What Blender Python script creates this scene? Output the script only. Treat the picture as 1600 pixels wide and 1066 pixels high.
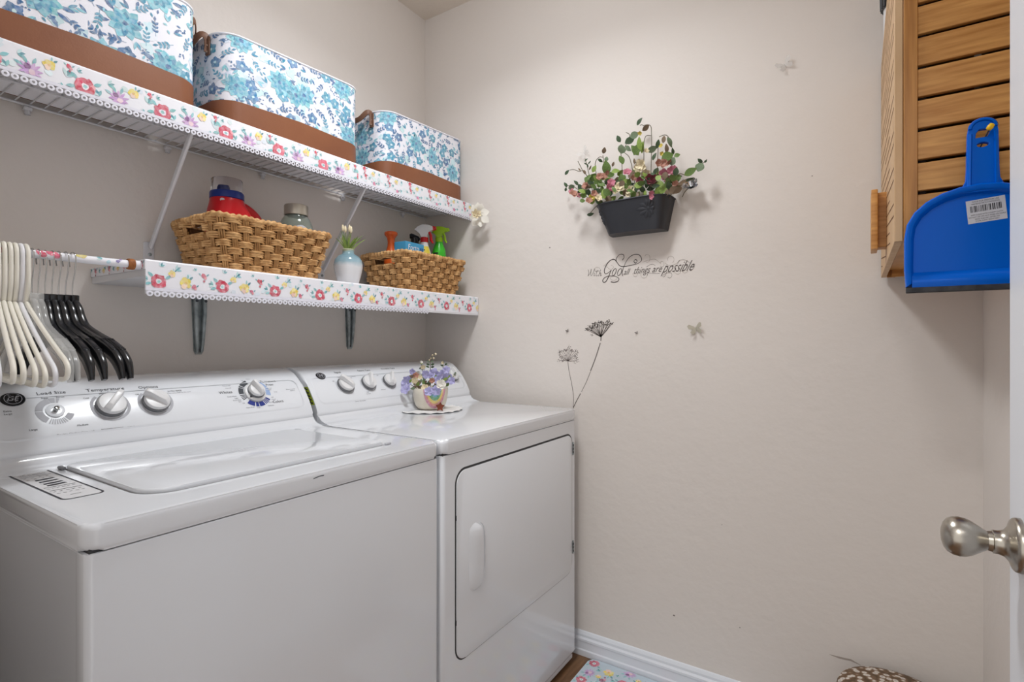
import bpy, bmesh, math, random
from mathutils import Vector, Matrix

for o in list(bpy.data.objects):
    bpy.data.objects.remove(o)
scene = bpy.context.scene
COL = scene.collection
PI = math.pi
V = Vector

# ------------------------------------------------------------------ camera, world, lamps, exposure
CAM = V((1.615, 0.0, 1.144))
YAW = math.radians(33.107)
FPX = 828.13
cd = bpy.data.cameras.new('camera')
cd.sensor_width = 36.0
cd.lens = FPX / 1600 * 36
cd.clip_start = 0.02
cam = bpy.data.objects.new('camera', cd)
cam.location = CAM
cam.rotation_euler = (PI / 2, 0, YAW)
COL.objects.link(cam)
scene.camera = cam

world = bpy.data.worlds.new('world')
scene.world = world
world.use_nodes = True
bg = world.node_tree.nodes['Background']
bg.inputs[0].default_value = (1.0, 0.965, 0.92, 1)
bg.inputs[1].default_value = 1.08

LAMP = V((0.84, 0.97, 2.573))
LAMP_GLOW = 22.0
bulb = bpy.data.lights.new('ceiling_lamp_bulb', 'AREA')   # the downward part of the ceiling lamp's light
bulb.shape = 'DISK'; bulb.size = 0.28; bulb.energy = 7.6; bulb.spread = math.radians(152); bulb.color = (0.955, 0.98, 1.0)
bulb_o = bpy.data.objects.new('ceiling_lamp_bulb', bulb); bulb_o.location = LAMP - V((0, 0, 0.12)); COL.objects.link(bulb_o)
hall_fill = bpy.data.lights.new('hallway_fill', 'AREA')   # added fill light from the unseen hallway, brightens machine tops and lower wall
hall_fill.shape = 'DISK'; hall_fill.size = 0.3; hall_fill.energy = 11.0; hall_fill.color = (1.0, 0.985, 0.96)
hall_fill_o = bpy.data.objects.new('hallway_fill', hall_fill); hall_fill_o.location = (1.4, -0.75, 2.35); COL.objects.link(hall_fill_o)
scene.view_settings.view_transform = 'Standard'
scene.view_settings.look = 'None'
scene.view_settings.gamma = 1.0
scene.view_settings.use_curve_mapping = False
scene.view_settings.exposure = 0.0

# ------------------------------------------------------------------ helpers
def at(u, v, x=None, y=None, z=None):
    """the place where the sight line through photo point (u, v) meets one plane of the room"""
    r, w = (u - 800) / FPX, -(v - 533) / FPX
    s, c = math.sin(YAW), math.cos(YAW)
    d = V((-s + r * c, c + r * s, w))
    t = (x - CAM.x) / d.x if x is not None else ((y - CAM.y) / d.y if y is not None else (z - CAM.z) / d.z)
    return CAM + d * t

def lin(c):
    c = c / 255.0
    return c / 12.92 if c <= 0.04045 else ((c + 0.055) / 1.055) ** 2.4

def rgb(r, g, b):
    return (lin(r), lin(g), lin(b), 1.0)

MATS = {}
def mat(name, color=(200, 200, 200), rough=0.5, metal=0.0, bump=None, var=None, coat=0.0, trans=0.0,
        ior=1.45, emit=0.0, attr=False, spec=0.5, alpha=1.0, sss=0.0):
    """bump=(scale, strength)  var=(scale, darker colour, (sx,sy,sz))"""
    m = bpy.data.materials.new(name)
    m.use_nodes = True
    nt = m.node_tree
    p = nt.nodes['Principled BSDF']
    p.inputs['Base Color'].default_value = rgb(*color)
    p.inputs['Roughness'].default_value = rough
    p.inputs['Metallic'].default_value = metal
    p.inputs['Specular IOR Level'].default_value = spec
    p.inputs['Coat Weight'].default_value = coat
    p.inputs['Coat Roughness'].default_value = 0.08
    p.inputs['Transmission Weight'].default_value = trans
    p.inputs['IOR'].default_value = ior
    p.inputs['Alpha'].default_value = alpha
    if emit:
        p.inputs['Emission Color'].default_value = rgb(*color)
        p.inputs['Emission Strength'].default_value = emit
    tc = nt.nodes.new('ShaderNodeTexCoord')
    if attr:
        a = nt.nodes.new('ShaderNodeAttribute')
        a.attribute_name = 'Col'
        n = nt.nodes.new('ShaderNodeTexNoise')
        n.inputs['Scale'].default_value = 130
        n.inputs['Detail'].default_value = 3
        nt.links.new(tc.outputs['Object'], n.inputs['Vector'])
        mr = nt.nodes.new('ShaderNodeMapRange')
        mr.inputs[1].default_value = 0.3; mr.inputs[2].default_value = 0.7
        mr.inputs[3].default_value = 0.0; mr.inputs[4].default_value = 0.35
        nt.links.new(n.outputs[0], mr.inputs[0])
        mx = nt.nodes.new('ShaderNodeMixRGB')
        mx.inputs[2].default_value = rgb(238, 240, 246)
        nt.links.new(mr.outputs[0], mx.inputs[0])
        nt.links.new(a.outputs['Color'], mx.inputs[1])
        nt.links.new(mx.outputs[0], p.inputs['Base Color'])
    if var:
        sc, dark = var[0], var[1]
        mp = nt.nodes.new('ShaderNodeMapping')
        mp.inputs['Scale'].default_value = var[2] if len(var) > 2 else (1, 1, 1)
        nt.links.new(tc.outputs['Object'], mp.inputs[0])
        n = nt.nodes.new('ShaderNodeTexNoise')
        n.inputs['Scale'].default_value = sc
        n.inputs['Detail'].default_value = 5
        nt.links.new(mp.outputs[0], n.inputs['Vector'])
        cr = nt.nodes.new('ShaderNodeValToRGB')
        cr.color_ramp.elements[0].position = 0.32
        cr.color_ramp.elements[1].position = 0.68
        cr.color_ramp.elements[0].color = rgb(*dark)
        cr.color_ramp.elements[1].color = rgb(*color)
        nt.links.new(n.outputs[0], cr.inputs[0])
        nt.links.new(cr.outputs[0], p.inputs['Base Color'])
    if bump:
        n = nt.nodes.new('ShaderNodeTexNoise')
        n.inputs['Scale'].default_value = bump[0]
        n.inputs['Detail'].default_value = 4
        nt.links.new(tc.outputs['Object'], n.inputs['Vector'])
        b = nt.nodes.new('ShaderNodeBump')
        b.inputs['Strength'].default_value = bump[1]
        b.inputs['Distance'].default_value = bump[2] if len(bump) > 2 else 0.004
        nt.links.new(n.outputs[0], b.inputs['Height'])
        nt.links.new(b.outputs[0], p.inputs['Normal'])
    MATS[name] = m
    return m

M_wall = mat('wall_paint', (228, 221, 215), 0.8, bump=(28, 0.25, 0.006), spec=0.2)
M_ceil = mat('ceiling_paint', (232, 222, 210), 0.9, bump=(60, 0.3), spec=0.1)
M_trim = mat('trim_paint', (232, 236, 243), 0.35)
M_enamel = mat('white_enamel', (232, 235, 240), 0.2, coat=0.8)
M_panel = mat('white_plastic_panel', (232, 235, 240), 0.25, coat=0.5)
M_seam = mat('dark_seam', (60, 60, 62), 0.7)
M_knobw = mat('white_knob_plastic', (232, 232, 233), 0.3)
M_ring = mat('grey_knob_ring', (120, 121, 124), 0.4)
M_ink = mat('dark_ink', (52, 52, 60), 0.6)
M_inkl = mat('grey_ink', (128, 129, 136), 0.6)
M_inkp = mat('pale_grey_ink', (186, 187, 193), 0.6)
M_navy = mat('navy_ink', (30, 48, 135), 0.5)
M_sky = mat('light_blue_ink', (158, 182, 222), 0.5)
M_char = mat('charcoal_ink', (66, 70, 76), 0.5)
M_black = mat('black_plastic', (22, 23, 27), 0.25, coat=0.2)
M_rubber = mat('black_rubber', (25, 26, 30), 0.5, var=(60, (60, 60, 64)))
M_steel = mat('brushed_nickel', (178, 172, 162), 0.28, metal=1.0, bump=(200, 0.03))
M_chrome = mat('bright_wire', (190, 190, 188), 0.2, metal=1.0)
M_galv = mat('galvanised_steel', (176, 184, 186), 0.38, metal=0.35, var=(40, (130, 140, 142)))
M_wmetal = mat('white_coated_metal', (222, 222, 226), 0.4)
M_paper = mat('white_liner_paper', (240, 240, 246), 0.6)
M_lace = mat('white_lace', (232, 232, 242), 0.8)
M_print = mat('printed_colour', attr=True, rough=0.65)
M_fabric = mat('white_cotton', (238, 238, 246), 0.75, bump=(400, 0.15, 0.001))
M_leather = mat('brown_leatherette', (140, 88, 58), 0.45, bump=(250, 0.15, 0.001), var=(7, (128, 78, 52)))
M_strap = mat('brown_strap', (116, 82, 64), 0.5)
M_rivet = mat('pale_rivet', (225, 205, 190), 0.25, metal=0.8)
M_wicker = mat('seagrass', (226, 182, 126), 0.6, var=(55, (176, 128, 76)), bump=(300, 0.4, 0.001))
M_wicker2 = mat('seagrass_stake', (208, 162, 106), 0.65, var=(60, (156, 112, 64)))
M_bamboo = mat('bamboo', (214, 158, 90), 0.42, var=(9, (180, 122, 60), (1.2, 1, 14)), bump=(60, 0.05))
M_bambooV = mat('bamboo_upright', (190, 134, 70), 0.42, var=(9, (160, 106, 52), (14, 14, 0.9)))
M_bambood = mat('pale_bamboo_door', (212, 178, 138), 0.5, var=(8, (196, 158, 116), (1, 12, 0.6)))
M_groove = mat('groove_brown', (112, 74, 44), 0.8)
M_dark = mat('dark_inside', (38, 26, 18), 0.8)
M_blue = mat('blue_plastic', (0, 96, 206), 0.22, spec=0.22)
M_sticker = mat('paper_sticker', (206, 207, 214), 0.6)
M_yellow = mat('yellow_plastic', (240, 190, 20), 0.4)
M_red = mat('red_plastic', (196, 14, 26), 0.3)
M_dblue = mat('dark_blue_plastic', (24, 48, 128), 0.3)
M_clear = mat('clear_plastic', (245, 245, 248), 0.05, trans=1.0, ior=1.3)
M_clearh = mat('clear_hanger_plastic', (222, 222, 220), 0.15, alpha=0.42)
M_glass = mat('jar_glass', (225, 235, 228), 0.05, trans=0.9, ior=1.35)
M_silver = mat('silver_lid', (190, 184, 172), 0.35, metal=0.7)
M_orange = mat('orange_plastic', (214, 92, 30), 0.35)
M_boxblue = mat('blue_carton', (72, 160, 206), 0.5)
M_white = mat('white_plastic', (232, 232, 234), 0.35)
M_cream = mat('cream_plastic', (236, 230, 212), 0.35)
M_lime = mat('lime_plastic', (160, 206, 30), 0.35)
M_green = mat('bright_green_plastic', (60, 190, 40), 0.3, coat=0.2)
M_label_y = mat('yellow_label', (226, 206, 70), 0.5)
M_cork = mat('cork', (176, 112, 58), 0.7, var=(120, (130, 74, 34)))
M_leaf = mat('leaf_green', (112, 136, 72), 0.55, var=(18, (84, 112, 56)))
M_leafd = mat('leaf_dark_green', (74, 94, 66), 0.55, var=(18, (56, 76, 52)))
M_leafl = mat('leaf_light_green', (146, 168, 84), 0.55, var=(18, (116, 142, 64)))
M_leafs = mat('leaf_sage', (134, 150, 122), 0.6, var=(18, (104, 126, 98)))
M_leafb = mat('leaf_brown', (126, 108, 88), 0.6)
M_stem = mat('stem_brown', (92, 84, 62), 0.7)
M_petc = mat('petal_cream', (238, 224, 190), 0.6)
M_petp = mat('petal_pink', (216, 146, 160), 0.6, var=(60, (192, 106, 130)))
M_petr = mat('petal_rust', (204, 156, 134), 0.6, var=(60, (172, 116, 102)))
M_petm = mat('petal_maroon', (158, 86, 98), 0.6, var=(60, (124, 58, 72)))
M_pety = mat('petal_yellow', (226, 206, 100), 0.6)
M_petv = mat('petal_lilac', (206, 204, 238), 0.6, var=(70, (174, 168, 222)))
M_petw = mat('petal_white', (240, 236, 226), 0.6)
M_tin = mat('black_tin', (58, 60, 66), 0.42, metal=0.35, bump=(40, 0.05))
M_foil = mat('silver_foil', (215, 217, 222), 0.18, metal=1.0)
M_glaze = mat('vase_glaze', (150, 178, 186), 0.12, coat=0.5)
M_pot = mat('cream_ceramic', (232, 224, 208), 0.35)
M_doily = mat('doily_cotton', (238, 237, 236), 0.85, bump=(300, 0.5, 0.001))
M_star = mat('brown_star', (146, 74, 50), 0.6)
M_decal = mat('dark_decal', (70, 60, 58), 0.7)
M_decall = mat('faded_decal', (176, 165, 156), 0.8)
M_decalm = mat('grey_decal', (132, 122, 118), 0.8)
M_decalg = mat('grey_brown_decal', (98, 90, 86), 0.8)
M_film = mat('translucent_film', (222, 219, 216), 0.2, alpha=0.5)
M_filmg = mat('olive_film', (186, 180, 162), 0.35, alpha=0.8)
M_plank = mat('floor_plank', (140, 104, 72), 0.4, var=(6, (92, 64, 42), (9, 1, 1)))
M_lamp = mat('lamp_glass', (247, 251, 255), 0.4, emit=LAMP_GLOW)
M_pouf = None
def pouf_material():
    m = bpy.data.materials.new('mosaic_fabric'); m.use_nodes = True
    nt = m.node_tree; p = nt.nodes['Principled BSDF']; p.inputs['Roughness'].default_value = 0.8
    tc = nt.nodes.new('ShaderNodeTexCoord'); vo = nt.nodes.new('ShaderNodeTexVoronoi'); vo.inputs['Scale'].default_value = 62
    nt.links.new(tc.outputs['Object'], vo.inputs['Vector'])
    cr = nt.nodes.new('ShaderNodeValToRGB'); e = cr.color_ramp.elements
    e[0].position = 0.0; e[0].color = rgb(150, 142, 142); e[1].position = 0.75; e[1].color = rgb(92, 72, 52)
    x = e.new(0.30); x.color = rgb(222, 214, 204); y = e.new(0.46); y.color = rgb(126, 98, 74)
    nt.links.new(vo.outputs['Distance'], cr.inputs[0]); nt.links.new(cr.outputs[0], p.inputs['Base Color'])
    return m
M_pouf = pouf_material()
def vase_material():
    m = M_glaze; nt = m.node_tree; p = nt.nodes['Principled BSDF']
    tc = nt.nodes.new('ShaderNodeTexCoord'); sx = nt.nodes.new('ShaderNodeSeparateXYZ')
    nt.links.new(tc.outputs['Object'], sx.inputs[0])
    n = nt.nodes.new('ShaderNodeTexNoise'); n.inputs['Scale'].default_value = 40
    nt.links.new(tc.outputs['Object'], n.inputs['Vector'])
    ad = nt.nodes.new('ShaderNodeMath'); ad.operation = 'MULTIPLY_ADD'; ad.inputs[1].default_value = 0.016
    nt.links.new(n.outputs[0], ad.inputs[0]); nt.links.new(sx.outputs['Z'], ad.inputs[2])
    cr = nt.nodes.new('ShaderNodeValToRGB'); e = cr.color_ramp.elements
    mr = nt.nodes.new('ShaderNodeMapRange'); mr.inputs[2].default_value = 0.14
    nt.links.new(ad.outputs[0], mr.inputs[0]); nt.links.new(mr.outputs[0], cr.inputs[0])
    e[0].position = 0.0; e[0].color = rgb(222, 222, 224); e[1].position = 1.0; e[1].color = rgb(206, 206, 172)
    for pos, c in ((0.50, (222, 223, 226)), (0.60, (150, 178, 190)), (0.78, (116, 150, 164)), (0.86, (150, 180, 184)), (0.90, (206, 208, 176))):
        q = e.new(pos); q.color = rgb(*c)
    nt.links.new(cr.outputs[0], p.inputs['Base Color'])
vase_material()

# ---- bmesh shape helpers
def new():
    return bmesh.new()

def mesh_of(bm, name, m, smooth=None):
    me = bpy.data.meshes.new(name)
    bmesh.ops.recalc_face_normals(bm, faces=bm.faces[:])
    bm.to_mesh(me)
    bm.free()
    if m is not None:
        me.materials.append(m)
    if smooth is not None:
        me.polygons.foreach_set('use_smooth', [True] * len(me.polygons))
        if smooth < 179:
            me.set_sharp_from_angle(angle=math.radians(smooth))
    return me

def link(name, me, parent=None, matrix=None):
    o = bpy.data.objects.new(name, me)
    COL.objects.link(o)
    if parent is not None:
        o.parent = parent
        # meshes are authored in room coordinates unless a matrix is given: cancel the parent's offset
        o.matrix_parent_inverse = Matrix.Identity(4)
        base = parent_world(parent).inverted()
        o.matrix_basis = base @ (matrix if matrix is not None else Matrix.Identity(4))
    elif matrix is not None:
        o.matrix_basis = matrix
    return o

def parent_world(o):
    m = o.matrix_basis.copy()
    while o.parent is not None:
        o = o.parent
        m = o.matrix_basis @ m
    return m

def obj(name, bm, m, parent=None, smooth=None, matrix=None):
    return link(name, mesh_of(bm, name, m, smooth), parent, matrix)

def tag(o, label=None, cat=None, group=None, kind=None):
    if label: o['label'] = label
    if cat: o['category'] = cat
    if group: o['group'] = group
    if kind: o['kind'] = kind
    return o

def thing(name, label, cat, loc=(0, 0, 0), group=None, rz=0.0):
    o = bpy.data.objects.new(name, None)
    COL.objects.link(o)
    o.empty_display_size = 0.05
    o.matrix_basis = Matrix.Translation(V(loc)) @ Matrix.Rotation(rz, 4, 'Z')
    return tag(o, label, cat, group)

def struct(name, bm, m, smooth=None, parent=None):
    return tag(obj(name, bm, m, parent, smooth), kind='structure')

def dup(root, matrix, label=None):
    """copy a thing with its parts and sub-parts, placed by a world matrix"""
    r = root.copy(); COL.objects.link(r); r.matrix_basis = matrix
    if label: r['label'] = label
    def kids(a, b):
        for ch in list(a.children):
            c = ch.copy(); COL.objects.link(c); c.parent = b
            c.matrix_parent_inverse = ch.matrix_parent_inverse.copy(); c.matrix_basis = ch.matrix_basis.copy()
            kids(ch, c)
    kids(root, r)
    return r

def box(bm, x0, x1, y0, y1, z0, z1, bev=0.0, seg=2, rot=None, vert_only=False):
    res = bmesh.ops.create_cube(bm, size=1.0)
    vs = res['verts']
    c = V(((x0 + x1) / 2, (y0 + y1) / 2, (z0 + z1) / 2))
    for v in vs:
        v.co = V((v.co.x * (x1 - x0), v.co.y * (y1 - y0), v.co.z * (z1 - z0)))
    if bev > 0:
        es = list({e for v in vs for e in v.link_edges})
        if vert_only:
            es = [e for e in es if abs(e.verts[0].co.z - e.verts[1].co.z) > 1e-6 and abs(e.verts[0].co.x - e.verts[1].co.x) < 1e-6 and abs(e.verts[0].co.y - e.verts[1].co.y) < 1e-6]
        r2 = bmesh.ops.bevel(bm, geom=es, offset=bev, segments=seg, profile=0.5, affect='EDGES')
        vs = list({v for f in bm.faces for v in f.verts if v in set(r2['verts'])} | {v for v in vs if v.is_valid})
    for v in vs:
        p = v.co if rot is None else rot @ v.co
        v.co = p + c
    return vs

def abox(x0, x1, y0, y1, z0, z1, bev=0.0, seg=2):
    bm = new(); box(bm, x0, x1, y0, y1, z0, z1, bev, seg); return bm

def prism(bm, pts, d, bev=0.0, seg=2):
    """pts: 3-D outline loop, extruded by vector d"""
    d = V(d)
    a = [bm.verts.new(V(p)) for p in pts]
    b = [bm.verts.new(V(p) + d) for p in pts]
    n = len(a)
    f0 = bm.faces.new(a); f1 = bm.faces.new(b[::-1])
    for i in range(n):
        j = (i + 1) % n
        bm.faces.new((a[j], a[i], b[i], b[j]))
    if bev > 0:
        es = list(f0.edges) + list(f1.edges)
        bmesh.ops.bevel(bm, geom=es, offset=bev, segments=seg, profile=0.5, affect='EDGES')

def rrect(w, h, r, n=6):
    """rounded rectangle outline centred at 0; r scalar or 4 radii (++, -+, --, +-)"""
    rs = r if isinstance(r, (tuple, list)) else (r,) * 4
    pts = []
    for (sx, sy, a0), rr in zip(((1, 1, 0), (-1, 1, 90), (-1, -1, 180), (1, -1, 270)), rs):
        cx, cy = sx * (w / 2 - rr), sy * (h / 2 - rr)
        for k in range(n + 1):
            a = math.radians(a0 + 90 * k / n)
            pts.append((cx + rr * math.cos(a), cy + rr * math.sin(a)))
    return pts

def lathe(bm, prof, seg=24, M=None):
    """prof: (r, z) list, spun about local z, then transformed by M"""
    rings = []
    for r, z in prof:
        if r < 1e-6:
            rings.append([bm.verts.new((0, 0, z))])
        else:
            rings.append([bm.verts.new((r * math.cos(2 * PI * k / seg), r * math.sin(2 * PI * k / seg), z)) for k in range(seg)])
    for a, b in zip(rings, rings[1:]):
        if len(a) == 1 and len(b) == 1: continue
        for k in range(seg):
            j = (k + 1) % seg
            if len(a) == 1: bm.faces.new((a[0], b[k], b[j]))
            elif len(b) == 1: bm.faces.new((a[k], b[0], a[j]))
            else: bm.faces.new((a[k], b[k], b[j], a[j]))
    vs = [v for r in rings for v in r]
    if M is not None:
        for v in vs: v.co = M @ v.co
    return vs

def frames(path, closed=False):
    n = len(path); T = []
    for i in range(n):
        if closed: t = path[(i + 1) % n] - path[i - 1]
        else: t = path[min(i + 1, n - 1)] - path[max(i - 1, 0)]
        T.append(t.normalized() if t.length > 1e-9 else V((0, 0, 1)))
    up = V((0, 0, 1)) if abs(T[0].z) < 0.9 else V((1, 0, 0))
    N = [(up - T[0] * up.dot(T[0])).normalized()]
    for i in range(1, n):
        v = N[-1] - T[i] * N[-1].dot(T[i])
        N.append(v.normalized() if v.length > 1e-9 else N[-1])
    return T, N

def tube(bm, path, r, seg=8, closed=False, cap=True, sec=None):
    path = [V(p) for p in path]
    T, N = frames(path, closed)
    n = len(path)
    rings = []
    for i in range(n):
        rr = r(i / (n - 1)) if callable(r) else (r[i] if isinstance(r, (list, tuple)) else r)
        B = T[i].cross(N[i])
        ring = []
        if sec:
            for a, b in sec: ring.append(bm.verts.new(path[i] + N[i] * (a * rr) + B * (b * rr)))
        else:
            for k in range(seg):
                an = 2 * PI * k / seg
                ring.append(bm.verts.new(path[i] + N[i] * (rr * math.cos(an)) + B * (rr * math.sin(an))))
        rings.append(ring)
    m = len(rings[0])
    for i in range(n if closed else n - 1):
        a, b = rings[i], rings[(i + 1) % n]
        for k in range(m):
            j = (k + 1) % m
            bm.faces.new((a[k], a[j], b[j], b[k]))
    if cap and not closed:
        bm.faces.new(rings[0][::-1]); bm.faces.new(rings[-1])

def smooth_path(pts, n=6, closed=False):
    """Catmull-Rom through points"""
    P = [V(p) for p in pts]; out = []; m = len(P)
    rng = range(m) if closed else range(m - 1)
    for i in rng:
        p1, p2 = P[i], P[(i + 1) % m]
        p0 = P[i - 1] if (i > 0 or closed) else p1
        p3 = P[(i + 2) % m] if (i + 2 < m or closed) else p2
        for k in range(n):
            t = k / n
            out.append(0.5 * ((2 * p1) + (p2 - p0) * t + (2 * p0 - 5 * p1 + 4 * p2 - p3) * t * t + (3 * p1 - p0 - 3 * p2 + p3) * t ** 3))
    if not closed: out.append(P[-1])
    return out

def ribbon(bm, path, nrm, w, lift=0.0):
    """flat stroke of width w (number, list or function of 0..1) lying in the plane with normal nrm"""
    path = [V(p) for p in path]; n = len(path); nrm = V(nrm)
    L = []
    for i in range(n):
        t = (path[min(i + 1, n - 1)] - path[max(i - 1, 0)])
        s = nrm.cross(t)
        s = s.normalized() if s.length > 1e-9 else V((1, 0, 0))
        ww = w(i / (n - 1)) if callable(w) else (w[i] if isinstance(w, (list, tuple)) else w)
        L.append((bm.verts.new(path[i] + s * ww / 2 + nrm * lift), bm.verts.new(path[i] - s * ww / 2 + nrm * lift)))
    for a, b in zip(L, L[1:]):
        bm.faces.new((a[0], a[1], b[1], b[0]))

def poly(bm, pts):
    try:
        return bm.faces.new([bm.verts.new(V(p)) for p in pts])
    except ValueError:
        return None

# text -> flat polygons
_tc = {}
def text_polys(s, res=2):
    if s in _tc: return _tc[s]
    c = bpy.data.curves.new('t', 'FONT'); c.body = s; c.size = 1.0; c.resolution_u = res
    c.align_x = 'CENTER'; c.align_y = 'CENTER'
    o = bpy.data.objects.new('t', c)
    me = o.to_mesh()
    out = ([tuple(v.co) for v in me.vertices], [tuple(p.vertices) for p in me.polygons])
    o.to_mesh_clear(); bpy.data.objects.remove(o); bpy.data.curves.remove(c)
    _tc[s] = out
    return out

def text(bm, s, size, mp, cu, cv, shear=0.0, rot=0.0, sx=1.0):
    """letters mapped by mp(u, v) -> point, centred on (cu, cv)"""
    vs, fs = text_polys(s)
    c, n = math.cos(rot), math.sin(rot)
    P = []
    for x, y, _ in vs:
        x, y = (x * sx + y * shear) * size, y * size
        P.append(bm.verts.new(mp(cu + x * c - y * n, cv + x * n + y * c)))
    for f in fs:
        try: bm.faces.new([P[i] for i in f])
        except ValueError: pass

# coloured flat print ------------------------------------------------------------------
class Print:
    def __init__(s, seed=1): s.p = []; s.R = random.Random(seed)
    def poly(s, pts, col, layer=0): s.p.append((pts, col, layer))
    def jit(s, c, a=14):
        d = s.R.uniform(-a, a); return tuple(max(0, min(255, q + d + s.R.uniform(-4, 4))) for q in c)
    def blob(s, x, y, r, col, layer, n=9, wob=0.25, sx=1.0, rot=0.0):
        pts = []
        for k in range(n):
            a = 2 * PI * k / n; rr = r * (1 + s.R.uniform(-wob, wob))
            px, py = rr * math.cos(a) * sx, rr * math.sin(a)
            pts.append((x + px * math.cos(rot) - py * math.sin(rot), y + px * math.sin(rot) + py * math.cos(rot)))
        s.poly(pts, s.jit(col), layer)
    def lens(s, x, y, ang, ln, w, col, layer):
        """leaf from (x, y) along ang"""
        c, n = math.cos(ang), math.sin(ang); pts = []
        prof = ((0, 0), (.25, .75), (.5, 1), (.75, .7), (1, 0), (.75, -.7), (.5, -1), (.25, -.75))
        for a, b in prof: pts.append((x + a * ln * c - b * w / 2 * n, y + a * ln * n + b * w / 2 * c))
        s.poly(pts, s.jit(col), layer)
    def petals(s, x, y, r, n, col, layer, w=0.8, r0=0.1, rot=None):
        a0 = s.R.uniform(0, 6.28) if rot is None else rot
        for k in range(n):
            a = a0 + 2 * PI * k / n + s.R.uniform(-.08, .08)
            s.lens(x + r * r0 * math.cos(a), y + r * r0 * math.sin(a), a, r * s.R.uniform(.85, 1.05), r * w, col, layer + (k % 2))
    def sprig(s, x, y, ang, ln, col, layer, n=5, lw=.006, ll=.014):
        c, q = math.cos(ang), math.sin(ang)
        s.poly([(x - q * .0005, y + c * .0005), (x + q * .0005, y - c * .0005), (x + c * ln + q * .0003, y + q * ln - c * .0003), (x + c * ln - q * .0003, y + q * ln + c * .0003)], col, layer)
        for k in range(n):
            t = (k + 1) / n
            for sg in ((-1, 1) if k < n - 1 else (0,)):
                s.lens(x + c * ln * t * .95, y + q * ln * t * .95, ang + sg * .75, ll * s.R.uniform(.75, 1.1), lw, col, layer + 1)
    def build(s, name, mp, parent, m=None, clip=None, base=0.0003, step=0.0001):
        bm = new(); lay = bm.loops.layers.float_color.new('Col')
        for idx, (pts, col, layer) in enumerate(s.p):
            if clip:
                pts = clip_poly(pts, *clip)
                if len(pts) < 3: continue
            off = base + (layer + (idx % 61) / 62) * step
            cu, cv = sum(q[0] for q in pts) / len(pts), sum(q[1] for q in pts) / len(pts)
            c_ = bm.verts.new(mp(cu, cv, off)); vs = [bm.verts.new(mp(u, v, off)) for u, v in pts]
            cc = rgb(*col)
            for i in range(len(vs)):
                f = bm.faces.new((c_, vs[i], vs[(i + 1) % len(vs)]))
                for lp in f.loops: lp[lay] = cc
        me = bpy.data.meshes.new(name)
        bm.to_mesh(me); bm.free(); me.materials.append(m or M_print)
        return link(name, me, parent)

def clip_poly(pts, u0, u1, v0, v1):
    def cut(P, ax, lim, keep_ge):
        out = []
        for i in range(len(P)):
            a, b = P[i - 1], P[i]
            ia = (a[ax] >= lim) == keep_ge; ib = (b[ax] >= lim) == keep_ge
            if ia != ib and abs(b[ax] - a[ax]) > 1e-12:
                t = (lim - a[ax]) / (b[ax] - a[ax]); out.append((a[0] + (b[0] - a[0]) * t, a[1] + (b[1] - a[1]) * t))
            if ib: out.append(b)
        return out
    for ax, lim, ge in ((0, u0, True), (0, u1, False), (1, v0, True), (1, v1, False)):
        pts = cut(pts, ax, lim, ge)
        if len(pts) < 3: return []
    return pts

RED, PINK, YEL, TEAL, LILAC, PLUM = (205, 50, 78), (236, 140, 150), (240, 214, 70), (120, 190, 192), (206, 160, 214), (130, 56, 130)
MINT, PEACH, DTEAL = (196, 226, 226), (248, 214, 190), (60, 140, 150)
def poppy(p, x, y, r, c1=RED, c2=PINK, ctr=(150, 205, 205)):
    for k in range(8):
        a = 2 * PI * k / 8 + .3
        p.blob(x + r * .58 * math.cos(a), y + r * .58 * math.sin(a), r * .44, c1 if (k % 3 or math.sin(a) > .3) else c2, 2 + k % 2)
    p.blob(x, y, r * .36, (244, 238, 244), 5); p.blob(x, y, r * .2, ctr, 6)
    for a in (2.4, .5, 3.4): p.lens(x + r * .9 * math.cos(a), y + r * .9 * math.sin(a), a, r * .9, r * .4, TEAL, 1)
def primrose(p, x, y, r):
    for k, c in enumerate((YEL, (246, 226, 130), YEL, PEACH, (246, 226, 130))):
        a = 2 * PI * k / 5 + .6
        p.blob(x + r * .5 * math.cos(a), y + r * .5 * math.sin(a), r * .5, c, 2 + k % 2)
    p.blob(x, y, r * .25, (236, 190, 90), 5)
    p.lens(x + r * .6, y + r * .6, .8, r * .9, r * .4, DTEAL, 1); p.lens(x + r * .4, y + r * .8, 1.6, r * .8, r * .3, TEAL, 1)
def aster(p, x, y, r):
    p.petals(x, y, r, 11, LILAC, 2, w=.3)
    p.blob(x - r * .3, y + r * .35, r * .28, PLUM, 4); p.blob(x + r * .1, y - r * .1, r * .3, (236, 206, 214), 5)
    for a in (1.3, 2.0, 2.7): p.lens(x + r * .7 * math.cos(a), y + r * .7 * math.sin(a), a, r * .8, r * .3, TEAL, 1)
def bud(p, x, y, r, c=RED):
    p.blob(x, y, r, c, 3); p.blob(x + r * .6, y - r * .9, r * .6, PINK, 3); p.blob(x + r * .2, y - r * 2.1, r * .45, c, 3)
    p.lens(x + r, y, .7, r * 1.5, r * .6, DTEAL, 2); p.lens(x - r, y + r * .3, 2.5, r * 1.3, r * .5, TEAL, 2)
def leaves(p, x, y, r, a0=0.8):
    for k in range(3): p.lens(x, y, a0 + (k - 1) * .7, r, r * .4, (TEAL, DTEAL, MINT)[k], 1)

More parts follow.
